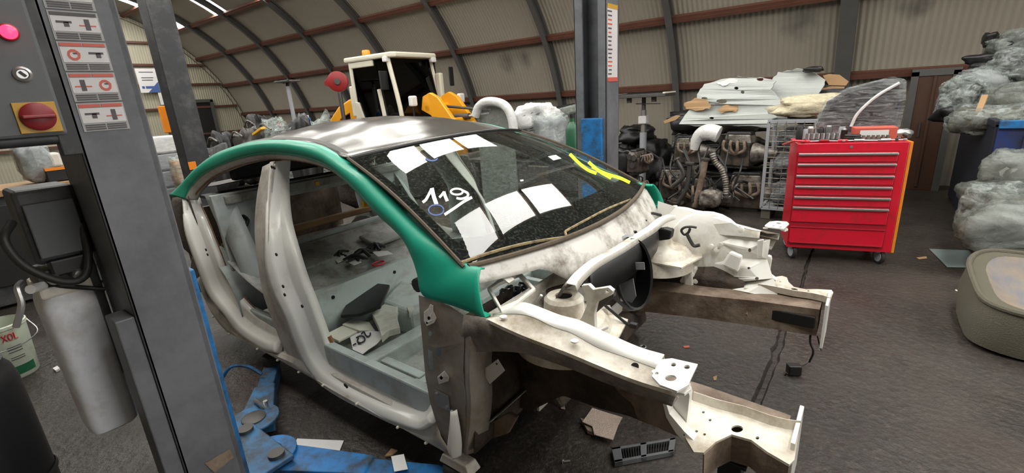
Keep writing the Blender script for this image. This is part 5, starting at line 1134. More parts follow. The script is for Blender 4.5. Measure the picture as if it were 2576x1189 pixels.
# underlying black stack and foam panels
for k, (px, py, sx, sy, sz, lab) in enumerate(((1745, 385, .68, .8, .36, 'long black bumper cover on top of the black stack'), (1870, 385, .68, .8, .40, 'black bumper cover under the grey foam panels'), (1830, 440, 1.1, .8, .40, 'dusty black undertray in the black stack'), (1850, 500, 1.2, .8, .42, 'black undertray at the bottom of the black stack'))):
    c = ony(px, py, 7.6); z_ = (.92, .92, .46, .0)[k]
    t = thing('bumper_cover', lab, 'car bumper', (c.x, 7.6, z_), group='black stack behind the engine heap')
    blobmb((c.x, 7.6, z_), (sx, sy, sz), 40+k, .2, p=.5, fine=.05).build('cover_skin', M['black'] if k != 1 else M['felt'], t, sm=2)
    MB().tube(smooth([(c.x-sx*.45, 7.2, z_+sz*.7), (c.x, 7.13, z_+sz*.85), (c.x+sx*.45, 7.2, z_+sz*.7)], 5), .012, 6).build('edge_lip', M['darksteel'], t, sm=True)
def foam(name, label, poly, holes, y, mat, th=.05, spots=(), lean=0, group='foam panels on the heap'):
    base = min(ony(*p, y).z for p in poly); cxm = sum(p[0] for p in poly)/len(poly); c = ony(cxm, max(p[1] for p in poly), y)
    t = thing(name, label, 'foam panel', (c.x, y, base), group=group)
    f3 = lambda u, v, w_: ony(u, v, y+.10*noise.noise(Vector((u*.013, v*.02, 1.7)))+lean*(320-v)/150)+Vector((0, w_, 0))
    # refine outline so noise shows
    ol_ = []
    for a, b in zip(poly, poly[1:]+poly[:1]):
        for k in range(3): ol_.append((a[0]+(b[0]-a[0])*k/3+random.uniform(-2, 2), a[1]+(b[1]-a[1])*k/3+random.uniform(-1.5, 1.5)))
    MB().prism(ol_, [h_[::-1] for h_ in holes], f3, th).build('panel', mat, t, bevel=.006)
    for sp_, m_ in spots:
        s2 = []
        for a, b in zip(sp_, sp_[1:]+sp_[:1]):
            for k in range(4): s2.append((a[0]+(b[0]-a[0])*k/4+random.uniform(-3.5, 3.5), a[1]+(b[1]-a[1])*k/4+random.uniform(-2.5, 2.5)))
        sp_ = s2; MB().prism(sp_, [], lambda u, v, w_: f3(u, v, 0)+Vector((0, w_-.016, 0)), .014).build('stain_patch', m_, t, bevel=.004)
    return t
foam('foam_sheet', 'big smooth grey-white foam panel at the top right of the heap', [(1895, 240), (1915, 218), (1940, 200), (1958, 182), (1990, 176), (2012, 171), (2050, 184), (2076, 202), (2070, 220), (2040, 258), (2010, 270), (1960, 266), (1910, 262)], [], 7.0, M['foam'], .08, lean=.25)
foam('foam_sheet', 'rumpled pale foam panel with black holes and rusty patches', [(1708, 312), (1722, 290), (1748, 252), (1758, 232), (1770, 212), (1812, 200), (1852, 192), (1890, 196), (1930, 198), (1950, 205), (1940, 225), (1960, 250), (1985, 300), (1970, 318), (1930, 322), (1890, 318), (1840, 316), (1790, 315), (1750, 317)],
     [circ(1912, 199, 9, 5, 8), circ(1815, 255, 14, 6, 8), circ(1852, 222, 6, 4, 7), circ(1772, 247, 8, 3, 7), circ(1868, 232, 5, 4, 7), circ(1790, 297, 6, 3, 7)], 6.85, M['foam'], .06, spots=(([(1722, 258), (1750, 248), (1780, 252), (1790, 268), (1760, 280), (1728, 276)], M['cardboard']), ([(1805, 275), (1822, 264), (1858, 266), (1850, 280), (1815, 284)], M['cardboard']), ([(1800, 208), (1850, 196), (1858, 206), (1820, 216)], M['papercream'])), lean=.2)
foam('foam_sheet', 'pale foam flap hanging at the right of the heap', [(1930, 268), (1985, 262), (2030, 262), (2058, 250), (2068, 262), (2030, 300), (1990, 312), (1940, 300)], [], 6.95, M['foam'], .05)
t = thing('cardboard_flap', 'orange-brown cardboard flap behind the foam heap', 'cardboard', ony(2100, 240, 7.4)); MB().prism([(2070, 190), (2085, 186), (2112, 188), (2135, 205), (2128, 215), (2085, 214)], [], lambda u, v, w_: ony(u, v, 7.4)+Vector((0, w_, 0)), .02).build('upper_flap', M['cardboard'], t); MB().prism([(2068, 222), (2090, 217), (2125, 218), (2120, 232), (2068, 238)], [], lambda u, v, w_: ony(u, v, 7.35)+Vector((0, w_, 0)), .03).build('lower_flap', M['cardboard'], t)
c = ony(2065, 240, 7.3); tag(blobmb((c.x+.1, 7.5, 1.0), (.9, .5, .5), 47, .15).build('black_bag', M['black'], sm=2), 'black bag under the cardboard flap', 'bag')
tag(MB().prism([(1668, 305), (1700, 290), (1712, 292), (1700, 302), (1672, 311)], [], lambda u, v, w_: ony(u, v, 7.0)+Vector((0, w_, 0)), .03).build('wood_splinter', M['cardboard'], bevel=.004), 'brown splinter of board sticking out left of the foam heap', 'board')
c = ony(2045, 176, 7.1); tag(blobmb((c.x, 7.15, c.z-.03), (.22, .12, .07), 48).build('black_clip', M['black'], sm=2), 'small black trim piece on top of the foam heap', 'trim')
# engine heap
hp_ = [(-2.30, 6.95, 0, .2, .85), (-1.85, 6.50, 0, -.2, .80), (-1.28, 6.75, 0, .1, .85), (-2.12, 6.95, .54, .15, .70), (-1.42, 6.85, .54, -.2, .80), (-2.78, 6.55, 0, 1.6, .70), (-2.72, 6.6, .44, 1.4, .6)]
for k, (x, y, z, rz, s_) in enumerate(hp_):
    engine('engine_unit', ['oily engine at the lower left of the scrap heap', 'oily engine at the front centre of the scrap heap', 'oily engine at the lower right of the scrap heap', 'engine stacked upper left on the scrap heap', 'engine stacked upper right under the wrapped elbow', 'engine at the far left back of the scrap heap', 'small engine block on top left of the scrap heap'][k], (x, y, z), rz, s_, 60+k, 'engines in the scrap heap')
# white wrapped elbow and corrugated pipe on the heap
t = thing('wrapped_elbow', 'white film wrapped pipe elbow on the engine heap', 'pipe', ony(1775, 345, 6.5))
pts = smooth([ony(*p, 6.5) for p in ((1746, 376), (1752, 352), (1766, 336), (1788, 332), (1808, 338))], 5); MB().tube(pts, [.05+.055*min(1, i/len(pts)*1.6) for i in range(len(pts))], 14).build('elbow', M['filmwhite'], t, sm=True)
t = thing('flex_pipe', 'pale ribbed exhaust flex pipe hanging on the engine heap', 'pipe', ony(1820, 470, 6.35))
pts = resample(smooth([ony(*p, 6.3) for p in ((1792, 385), (1800, 408), (1815, 425), (1825, 455), (1828, 492))], 5), 40)
MB().tube(pts, [.035+.006*(i % 2) for i in range(40)], 12).build('ribbed_tube', M['alu'], t, sm=True); MB().tube(pts[-3:], .045, 12).build('end_flange', M['darksteel'], t, sm=True)
for k, q in enumerate(([(1775, 400), (1765, 450), (1748, 520)], [(1700, 400), (1720, 440), (1690, 470)], [(1735, 410), (1728, 470), (1705, 510)], [(1850, 470), (1880, 490), (1895, 500)])):
    t = thing('exhaust_pipe', ['brownish exhaust pipe running down the middle of the heap', 'short bent pipe at the left of the heap', 'dark pipe left of the brownish exhaust pipe', 'thin bent wire-like pipe at the right of the heap'][k], 'pipe', ony(*q[-1], 6.28)); MB().tube(smooth([ony(*p, 6.28) for p in q], 6), (.04, .03, .03, .012)[k], 10).build('tube', M['railbrown'] if k in (0,) else M['darksteel'], t, sm=True); MB().lathe([(.06, -.01), (.06, .01)], 14, ony(*q[0], 6.28), ony(*q[1], 6.28)-ony(*q[0], 6.28)).build('flange', M['darksteel'], t)
tag(blobmb(ony(1785, 520, 6.2)*1.0-Vector((0, 0, .0)), (.26, .2, .22), 71).build('cast_housing', M['alu'], sm=2), 'pale cast alternator housing at the foot of the heap', 'casting')
for k in range(8):      # looms spilling over the heap
    px = 1668+28*k; tag(MB().tube(smooth([ony(px+random.uniform(-6, 6), 380+random.uniform(-20, 20), 6.5), ony(px+random.uniform(-20, 20), 430, 6.3), ony(px+random.uniform(-25, 25), 470, 6.3), ony(px+random.uniform(-30, 30), 505+random.uniform(-10, 10), 6.25)], 5), random.uniform(.008, .02), 6).build('wiring_loom', M['hose'], sm=True), ['leftmost', 'second', 'third', 'fourth', 'fifth', 'sixth', 'seventh', 'rightmost'][k]+' black wiring loom strand from the left draped over the engine heap' if 0 < k < 7 else ['leftmost', 'rightmost'][k == 7]+' black wiring loom strand draped over the engine heap', 'wiring', 'looms draped on the engine heap')
# floor clutter at the heap foot
for k in range(6):
    px = 1660+42*k; c = onz(px, 515+random.uniform(0, 18)); tag(blobmb(c, (random.uniform(.15, .3), .18, random.uniform(.08, .16)), 80+k, .3).build('small_casting', M['engine'], sm=2), ['leftmost small oily casting', 'second small oily casting from the left', 'third small oily casting from the left', 'fourth small oily casting from the left', 'fifth small oily casting from the left', 'rightmost small oily casting'][k]+' at the foot of the engine heap', 'casting', 'castings at the heap foot')
# black bags heap left of it
for k, (px, py, s_, lab) in enumerate(((1578, 400, .52, 'black bagged pile right beside the far lift post'), (1648, 395, .58, 'black bagged pile behind the transmission jack'), (1600, 350, .6, 'upper black bag behind the transmission jack'))):
    c = ony(px, py, 8.0); t = thing('black_bag', lab, 'bag', (c.x, 8.0, 0 if k < 2 else .70), group='black bags at the far wall')
    blobmb((c.x, 8.0, 0 if k < 2 else .70), (s_, .7, .76 if k < 2 else .34), 90+k, .25, fine=.09).build('bag_skin', M['black'], t, sm=2); MB().tube(smooth([(c.x-.2, 7.66, .5), (c.x, 7.62, .62), (c.x+.2, 7.66, .5)], 3), .02, 6).build('strap', M['darksteel'], t, sm=True)
# transmission jack
jt = ony(1620, 240, 7.4)
tj = thing('transmission_jack', 'transmission jack with flat tray top on a grey ram', 'jack', (jt.x, 7.4, 0))
MB().tube([(jt.x, 7.4, .05), (jt.x, 7.4, .95)], .055, 16).build('outer_cylinder', M['greyplastic'], tj, sm=True)
MB().tube([(jt.x, 7.4, .90), (jt.x, 7.4, 1.30)], .042, 16).build('ram', M['steel'], tj, sm=True)
MB().tube([(jt.x, 7.4, 1.30), (jt.x, 7.4, jt.z)], .032, 12).build('extension', M['darksteel'], tj, sm=True)
MB().box((jt.x, 7.4, 1.15), (.13, .13, .12)).build('label_sleeve', M['decalwhite'], tj, bevel=.01)
MB().bar((jt.x-.12, 7.38, 1.40), (jt.x+.30, 7.30, 1.39), .015, .015).build('pump_lever', M['darksteel'], tj)
MB().box((jt.x, 7.4, jt.z), (.84, .46, .05)).build('tray', M['darksteel'], tj, bevel=.006)
MB().box((jt.x, 7.4, jt.z+.03), (.76, .38, .015)).build('tray_pad', M['black'], tj); MB().box((jt.x-.40, 7.4, jt.z+.03), (.04, .46, .02)).build('tray_edge', M['papercream'], tj); MB().box((jt.x+.40, 7.4, jt.z+.03), (.04, .46, .02)).build('tray_edge', M['papercream'], tj)
for dx in (-.2, .2): MB().box((jt.x+dx, 7.3, jt.z-.06), (.06, .06, .08)).build('tray_bracket', M['darksteel'], tj)
for a in range(4): MB().bar((jt.x, 7.4, .05), (jt.x+.4*cos(a*pi/2+.7), 7.4+.4*sin(a*pi/2+.7), .05), .06, .05).build('leg', M['darksteel'], tj, bevel=.004)

# ================================================================== RIGHT EDGE
bn = thing('steel_bin', 'dark blue steel bin full of wrapped parts at the right edge', 'bin', (2.0, 7.2, 0))
bx0, by0 = onz(2445, 605).x, onz(2445, 605).y; bx1, by1 = 3.0, 8.35; bz = 1.12
MB().box(((bx0+bx1)/2, by0, bz/2+.05), (bx1-bx0, .03, bz-.1)).build('front_panel', M['bluebin'], bn, bevel=.005)
MB().hexa([Vector(v) for v in ((bx0-.02, by0, .02), (bx0+.02, by0, .02), (bx0+.02, by1, .02), (bx0-.02, by1, .02), (bx0-.02, by0, bz), (bx0+.02, by0, bz), (bx0+.02, by1, bz), (bx0-.02, by1, bz))]).build('side_panel', M['darkblue'], bn, bevel=.005)
MB().box(((bx0+bx1)/2, by1, bz/2), (bx1-bx0, .03, bz)).build('rear_panel', M['darkblue'], bn); MB().box((bx1, (by0+by1)/2, bz/2), (.03, by1-by0, bz)).build('side_panel', M['darkblue'], bn); MB().box(((bx0+bx1)/2, (by0+by1)/2, .08), (bx1-bx0, by1-by0, .03)).build('bin_floor', M['darkblue'], bn)
MB().box(((bx0+bx1)/2, by0-.02, bz), (bx1-bx0, .06, .07)).build('rim', M['blue'], bn, bevel=.005); MB().box((bx0, (by0+by1)/2, bz), (.06, by1-by0, .06)).build('rim', M['darkblue'], bn, bevel=.005)
for k in range(3): MB().box((bx0+.2+.5*k, by0-.022, .55), (.05, .03, .95)).build('stiffener', M['bluebin'], bn, bevel=.005)
for k, (px, py, y, s3, fm, inn_, lab) in enumerate(((2420, 245, 7.2, (.42, .5, .46), 'film', 'black', 'bagged pale part at the left corner on the blue bin'), (2500, 300, 6.9, (.75, .6, .34), 'film', 'felt', 'wide bagged part lying on the blue bin rim'), (2540, 255, 7.2, (.6, .6, .42), 'filmgrey', 'felt', 'grey bagged bumper on top of the blue bin'), (2480, 205, 7.4, (.5, .5, .36), 'film', 'greyplastic', 'bagged lamp on top of the pile over the blue bin'), (2560, 165, 7.4, (.5, .5, .36), 'film', 'black', 'bagged part at the very top right of the pile'), (2540, 115, 7.6, (.4, .4, .3), 'filmgrey', 'black', 'grey bag at the summit of the right pile'))):
    c = ony(px, py, y); wrapped('bagged_part', lab, 'bagged part', (c.x, y, c.z-s3[2]/2), s3, 100+k, fm, inn_, 'bagged parts over the blue bin')
for k, (px, py, y, s3) in enumerate(((2500, 150, 7.5, (.5, .3, .16)), (2492, 100, 7.6, (.12, .2, .16)), (2405, 285, 7.1, (.40, .4, .22)))):
    c = ony(px, py, y); tag(blobmb((c.x, y, c.z-s3[2]/2), s3, 110+k, .25).build('dark_trim_part', M['black'], sm=2), ['dark trim panel between the bags of the right pile', 'small dark bracket on the summit of the right pile', 'dark part under the left corner bag'][k], 'trim')
c = ony(2445, 295, 6.9); tag(MB().bar(ony(2450, 310, 6.7), ony(2478, 240, 6.9), .05, .03).build('wood_strip', M['cardboard'], bevel=.004), 'thin tan strip leaning between the bags', 'strip')
# front stack on a pallet
pa = onz(2500, 702); pz = .145
pt_ = thing('wood_pallet', 'wooden pallet under the bagged parts at the right edge', 'pallet', (pa.x+.5, pa.y+.4, 0))
for k in range(6): MB().box((pa.x+.55, pa.y+.06+.15*k, .134), (1.1, .11, .022)).build('deck_board', M['wood'], pt_, bevel=.002)
for y in (pa.y+.05, pa.y+.43, pa.y+.81):
    for x in (pa.x+.06, pa.x+.55, pa.x+1.04): MB().box((x, y, .07), (.12, .10, .10)).build('block', M['wood'], pt_, bevel=.002)
    MB().box((pa.x+.55, y, .010), (1.1, .10, .02)).build('runner', M['wood'], pt_, bevel=.002)
stk = ((2555, 610, 5.35, (.75, .6, .42), 'filmgrey', 'foam', 'grey bagged panel right on the pallet'), (2480, 580, 5.75, (.46, .5, .52), 'film', 'darksteel', 'bagged headlamp leaning at the left of the pallet stack'), (2545, 505, 5.8, (.70, .6, .40), 'filmgrey', 'felt', 'grey bagged lamp in the middle of the pallet stack'), (2570, 425, 5.9, (.5, .5, .36), 'filmgrey', 'foam', 'round grey bagged part on top of the pallet stack'))
for k, (px, py, y, s3, fm, inn_, lab) in enumerate(stk):
    c = ony(px, py, y); wrapped('bagged_part', lab, 'bagged part', (c.x, y, max(.15, c.z-s3[2]/2)), s3, 120+k, fm, inn_, 'bagged parts on the pallet')
slab('glass_sheet', 'pale glass sheet lying on the floor right of the cabinet', 'glass sheet', [(2337, 627), (2437, 631), (2484, 675), (2382, 672)], .003, .008, pmat('pale_glass', (.20, .25, .25), .15, var=.1), bevel=.002)
# felt shell (upturned seat base cover)
sh = thing('felt_shell', 'olive felt-covered moulded shell with tan inside at the right edge', 'car seat shell', onz(2520, 860))
SH = [(2432, 868), (2440, 800), (2446, 745), (2452, 712), (2480, 702), (2540, 696), (2600, 700), (2680, 720), (2700, 930), (2600, 925), (2576, 928), (2520, 905), (2470, 885)]
c0 = onz(2570, 830); rim_ = []; bot = []
for k in range(33):
    a = 2*pi*k/32; e = lambda v, p_=.42: math.copysign(abs(v)**p_, v)
    bot.append(Vector((1.03+.42*e(cos(a)), 4.02+.42*e(sin(a)), .01+.02*(sin(2*a))))); rim_.append(Vector((1.03+.40*e(cos(a)), 4.06+.44*e(sin(a)), max(.16, .30+.06*sin(a)-.05*cos(a)-.03*cos(2*a)))))
inn1 = [Vector((1.03+(p.x-1.03)*.80, 4.06+(p.y-4.06)*.80, p.z-.005)) for p in rim_]; inn2 = [Vector((1.03+(p.x-1.03)*.70, 4.06+(p.y-4.06)*.70, p.z-.06)) for p in rim_]; inn3 = [Vector((1.03+(p.x-1.03)*.3, 4.06+(p.y-4.06)*.3, .17)) for p in rim_]; inn4 = [Vector((1.03, 4.06, .16)) for p in rim_]
mid_ = [a.lerp(b, .55)+Vector(((a.x-1.03)*.06, (a.y-4.04)*.06, 0)) for a, b in zip(bot, rim_)]
MB().loft([bot, mid_, rim_, inn1]).build('outer_shell', M['felt'], sh, sm=True)
MB().loft([inn1, inn2, inn3, inn4]).build('inner_liner', M['felttan'], sh, sm=2)
MB().tube(rim_[:-1], .018, 8, closed=True).build('rim_bead', M['felt'], sh, sm=True)
MB().prism(circ(0, 0, .06, .03, 12), [], lambda u, v, w_: Vector((1.02+u, 4.40+w_, .20+v)), .01).build('belt_slot', M['black'], sh)
MB().lathe([(.022, 0), (.022, .01)], 12, Vector((.80, 3.61, .13)), (0, -1, 0)).build('screw_hole', M['black'], sh)

# ================================================================== WHEEL LOADER behind the car
LC = Vector((-7.35, 6.15, 0)); LR = R(3)
ld = thing('wheel_loader', 'yellow wheel loader with white cab parked behind the car', 'wheel loader', LC, rz=LR, local=True)
ld.scale = (.885, .885, .885)
# local frame: x forward, y left(away), cab 1.15 x 1.15
cx_, cyh = .62, .60
zf, zr = 1.05, 2.72
posts = {'rear_near': [(-cx_, -cyh, zf), (-cx_-.02, -cyh, zr)], 'rear_far': [(-cx_, cyh, zf), (-cx_-.02, cyh, zr)], 'front_near': [(cx_, -cyh, zf-.1), (cx_+.08, -cyh, 1.6), (cx_-.12, -cyh, zr)], 'front_far': [(cx_, cyh, zf-.1), (cx_+.08, cyh, 1.6), (cx_-.12, cyh, zr)]}
for k, v in posts.items(): MB().tube(smooth(v, 5) if len(v) > 2 else [Vector(p) for p in v], .045, 8).build('cab_post', M['cabwhite'], ld, sm=True)
MB().tube(smooth([(.30, -cyh-.01, zf-.15), (.24, -cyh-.02, 1.5), (.16, -cyh-.02, 2.15)], 5), .045, 8).build('door_post', M['cabwhite'], ld, sm=True)
rfp = [(-.80, -.62), (-.74, -.68), (.62, -.66), (.70, -.56), (.70, .56), (.62, .66), (-.74, .68), (-.80, .62)]
MB().prism(rfp, [], lambda u, v, w_: Vector((u, v, zr+w_)), .10).build('cab_roof', M['cabwhite'], ld, bevel=.03)
MB().box((-.28, -.61, zr-.06), (.72, .05, .12)).build('roof_fascia', M['cabwhite'], ld, bevel=.02)
def pane(pts, name='cab_window'): MB().add([Vector(p) for p in pts], [tuple(range(len(pts)))]).build(name, M['cabglass'], ld, solid=.006)
pane([(-cx_, -cyh, 1.2), (.27, -cyh, .95), (.22, -cyh, 1.6), (.14, -cyh, zr-.02), (-cx_, -cyh, zr-.02)]); pane([(.30, -cyh, .95), (cx_, -cyh, 1.0), (cx_+.08, -cyh, 1.6), (cx_-.12, -cyh, zr-.02), (.16, -cyh, zr-.02), (.22, -cyh, 1.6)])
pane([(cx_, -cyh, .95), (cx_, cyh, .95), (cx_+.08, cyh, 1.6), (cx_+.08, -cyh, 1.6)], 'windscreen_lower'); pane([(cx_+.08, -cyh, 1.6), (cx_+.08, cyh, 1.6), (cx_-.12, cyh, zr-.02), (cx_-.12, -cyh, zr-.02)], 'windscreen_upper')
pane([(-cx_, -cyh, 1.2), (-cx_, cyh, 1.2), (-cx_, cyh, zr), (-cx_, -cyh, zr)]); pane([(-cx_, cyh, 1.2), (cx_, cyh, .95), (cx_, cyh, zr), (-cx_, cyh, zr)])
MB().box((-.1, 0, 1.25), (.45, .5, .5), None, .9).build('driver_seat', M['black'], ld, bevel=.06); MB().box((-.32, 0, 1.75), (.14, .48, .75)).build('seat_back', M['black'], ld, bevel=.05)
MB().tube([(.45, 0, 1.1), (.35, 0, 1.65)], .04, 8).build('steering_column', M['black'], ld); MB().tube([(.33+.06*cos(a*.3), .19*cos(a*.3), 1.68+.19*sin(a*.3)*.5) for a in range(21)], .016, 6, closed=True).build('steering_wheel', M['black'], ld, sm=True)
MB().prism([(-.66, .95), (.30, .95), (.30, 1.0), (-.10, 1.22), (-.42, 1.60), (-.52, 1.92), (-.66, 1.95)], [], lambda u, v, w_: Vector((u, -cyh-.04+w_, v)), .06).build('cab_side_panel', M['cabwhite'], ld, bevel=.015)
MB().box((-.70, -.60, 1.95), (.10, .10, .62)).build('rear_pillar_cover', M['cabwhite'], ld, bevel=.02); MB().box((cx_+.09, .60, 1.95), (.14, .12, .95)).build('front_pillar_cover', M['cabwhite'], ld, bevel=.03)
MB().lathe([(.075, 0), (.085, .02), (.085, .13), (.07, .15)], 16, (-.52, -.25, zr+.10)).build('beacon', M['amber'], ld, sm=True)
for x, y in ((.50, -.64), (.66, .50)): MB().box((x, y, zr-.03), (.10, .14, .10)).build('work_lamp', M['paper'], ld, bevel=.02)
for y, x in ((-.50, .95), (.85, 1.05)): 
    MB().box((x, y, 1.88), (.10, .17, .20)).build('headlamp', M['paper'], ld, bevel=.03); MB().tube([(x-.02, y, 1.78), (x-.1, y*.8, 1.4)], .02, 6).build('lamp_stalk', M['black'], ld)
MB().box((.45, -.72, 2.30), (.03, .22, .36)).build('mirror', M['black'], ld, bevel=.02); MB().box((.75, .95, 2.35), (.03, .14, .40)).build('mirror', M['black'], ld, bevel=.02)
# rear hood (left), arched
hd = [(-.70, .8), (-.70, 2.02), (-.98, 1.98), (-1.38, 1.84), (-1.75, 1.58), (-2.02, 1.15), (-2.05, .8)]
MB().prism(hd, [[(-1.02, 1.1), (-1.02, 1.72), (-1.36, 1.60), (-1.66, 1.36), (-1.80, 1.1)]], lambda u, v, w_: Vector((u, -.52+w_, v)), .06).build('hood_side', M['loader'], ld, bevel=.015)
MB().loft([[Vector((u, y, v)) for u, v in hd[1:]] for y in (-.50, .50)]).build('hood_top', M['loader'], ld, sm=True, solid=.04)
MB().prism(hd, [], lambda u, v, w_: Vector((u, .46+w_, v)), .05).build('hood_side', M['loader'], ld, bevel=.015)
MB().box((-1.35, 0, 1.15), (1.15, .86, 1.1)).build('engine_bay', M['black'], ld, bevel=.02)
MB().box((-.74, -.55, 1.40), (.16, .02, .20)).build('white_decal', M['paper'], ld)
# articulated front: white fenders, boom, cylinders
MB().prism([(.75, .75), (.85, 1.15), (1.0, 1.38), (1.25, 1.38), (1.35, 1.2), (1.38, .75)], [], lambda u, v, w_: Vector((u, -.95+w_, v)), .40).build('front_fender', M['cabwhite'], ld, bevel=.05)
for y in (-.28, .28):
    MB().prism([(1.05, 1.95), (1.25, 2.02), (1.45, 1.92), (1.80, 1.48), (2.10, 1.0), (1.80, .95), (1.50, 1.35), (1.20, 1.60), (.98, 1.70)], [], lambda u, v, w_: Vector((u, y-.05+w_, v)), .10).build('boom_arm', M['loader'], ld, bevel=.015)
MB().box((1.15, 0, 1.72), (.16, .66, .16)).build('boom_cross_tube', M['loader'], ld, bevel=.03); MB().box((1.75, 0, 1.45), (.16, .62, .14)).build('boom_cross_tube', M['loader'], ld, bevel=.03)
MB().tube([(1.40, -.02, 1.52), (1.95, -.02, 1.53)], .06, 12).build('cylinder_barrel', M['darksteel'], ld, sm=True); MB().tube([(1.95, -.02, 1.53), (2.45, -.02, 1.56)], .03, 10).build('piston_rod', M['steel'], ld, sm=True); MB().tube([(1.2, .05, 1.75), (2.45, .05, 1.62)], .025, 8).build('tilt_link', M['darksteel'], ld, sm=True)
for k in range(5): MB().box((1.50+.055*k, -.335, 1.42-.062*k), (.03, .006, .15), Matrix.Rotation(.55, 3, 'Y')).build('boom_lettering', M['ink'], ld)
MB().box((1.2, 0, .8), (.7, .7, .5)).build('front_frame', M['loader'], ld, bevel=.03); MB().box((0, 0, .72), (1.5, .8, .5)).build('chassis', M['black'], ld, bevel=.03)
for x, y in ((-1.0, -.72), (-1.0, .72), (1.1, -.72), (1.1, .72)):
    m_ = MB(); tire(m_, (x, y, .52), .52, .36, (0, 1, 0)); w_ = m_.build('wheel_tyre', M['tread'], ld, sm=True); MB().lathe([(.28, -.10), (.28, .10), (.1, .12)], 20, (x, y, .52), (0, 1 if y > 0 else -1, 0)).build('wheel_rim', M['cabwhite'], w_, sm=True)
MB().prism([(2.3, .1), (2.9, .1), (2.75, .35), (2.5, .9), (2.3, .9)], [], lambda u, v, w_: Vector((u, -.85+w_, v)), 1.7).build('bucket', M['darksteel'], ld, bevel=.02)

# ================================================================== BETWEEN LOADER AND FAR POST
t = thing('wrapped_bumper', 'film-wrapped arched bumper standing behind the car roof', 'car bumper', ony(1250, 330, 4.6))
ar = smooth([ony(*p, 4.6) for p in ((1196, 292), (1205, 268), (1225, 256), (1255, 258), (1276, 272), (1288, 300), (1292, 330))], 5)
MB().tube(ar, .055, 10).build('arched_edge', M['filmwhite'], t, sm=True)
MB().prism([(1198, 295), (1206, 270), (1226, 260), (1256, 262), (1276, 276), (1286, 300), (1290, 420), (1200, 420)], [], lambda u, v, w_: (ony(u, v, 4.64) if v < 400 else Vector((ony(u, 300, 4.64).x, 4.64, .001)))+Vector((0, w_, 0)), .05).build('wrapped_skin', M['filmgrey'], t, bevel=.01)
for k, (px, py, y, s3, fm, lab) in enumerate(((1350, 300, 5.2, (.62, .5, .44), 'filmwhite', 'white bagged bundle behind the green roof rail'), (1385, 330, 5.1, (.42, .4, .46), 'film', 'clear bagged bundle right of the white bundle'), (1335, 340, 5.3, (.7, .5, .40), 'film', 'bagged bundle low behind the roof rail'))):
    c = ony(px, py, y); wrapped('bagged_part', lab, 'bagged part', (c.x, y, max(.826, c.z-s3[2]/2) if k < 2 else .826), s3, 140+k, fm, 'greyplastic', 'bags behind the car roof')
t = thing('parts_table', 'low steel bench carrying the bags behind the car', 'bench', (ony(1350, 330, 5.3).x, 5.35, 0)); bx = ony(1350, 330, 5.3).x
MB().box((bx, 5.35, .80), (1.9, .8, .05)).build('bench_top', M['darksteel'], t, bevel=.005)
for dx in (-.85, .85):
    for dy in (-.33, .33): MB().box((bx+dx, 5.35+dy, .39), (.05, .05, .78)).build('leg', M['darksteel'], t)
t = thing('wrapped_bumper', 'long pale wrapped bumper beam left of the far lift post', 'car bumper', ony(1420, 290, 5.6)); MB().bar(ony(1375, 292, 5.6), ony(1452, 272, 5.9), .10, .12).build('beam', M['filmgrey'], t, bevel=.03); MB().bar(ony(1372, 275, 5.8), ony(1445, 262, 5.9), .06, .03).build('dark_board', M['black'], t)
for p, y in (((1385, 290), 5.66), ((1440, 276), 5.85)):
    q = ony(*p, y); MB().box((q.x, y, q.z/2), (.06, .06, q.z-.02)).build('trestle_leg', M['darksteel'], t)
c = ony(1440, 330, 4.5); t = thing('green_bottle', 'green plastic bottle left of the far lift post', 'bottle', (c.x, 4.5, c.z-.22)); MB().lathe([(.07, 0), (.075, .02), (.075, .24), (.05, .29), (.025, .32), (.025, .36)], 18, (c.x, 4.5, c.z-.22)).build('bottle_body', M['green_bottle'], t, sm=True); MB().lathe([(.028, .36), (.028, .40)], 12, (c.x, 4.5, c.z-.22)).build('cap', M['black'], t, sm=True); 
t = thing('parts_crate', 'dark crate under the green bottle', 'crate', (c.x, 4.5, 0)); MB().box((c.x, 4.5, (c.z-.22)/2), (.4, .4, c.z-.222)).build('crate_body', M['postdark'], t, bevel=.01); MB().box((c.x, 4.295, (c.z-.22)*.6), (.32, .012, .06)).build('crate_slot', M['black'], t)
for k, (px, py) in enumerate(((1440, 260), (1480, 232))): pass

# ================================================================== LEFT BACKGROUND
# red hose-reel hoist on a stand
c = ony(850, 205, 4.9); t = thing('hose_reel', 'red hose reel on a pole left of the loader', 'hose reel', (c.x, 4.9, 0))
MB().lathe([(.13, -.06), (.165, -.045), (.165, .045), (.13, .06)], 24, c, (.75, -.66, 0)).build('reel_drum', M['hookred'], t, sm=True); MB().lathe([(.05, .07), (.05, .09)], 14, c, (.75, -.66, 0)).build('hub', M['darksteel'], t, sm=True)
MB().hexa([c+Vector(v) for v in ((-.34, -.05, -.04), (-.1, -.05, -.10), (-.1, .05, -.10), (-.34, .05, -.04), (-.34, -.05, .02), (-.1, -.05, .14), (-.1, .05, .14), (-.34, .05, .02))]).build('hose_guide', M['hookred'], t, bevel=.01)
MB().tube([(c.x, 4.9, 0), (c.x, 4.9, c.z-.18)], .035, 10).build('pole', M['darksteel'], t, sm=True); MB().lathe([(.25, 0), (.25, .03)], 20, (c.x, 4.9, 0)).build('base', M['darksteel'], t)
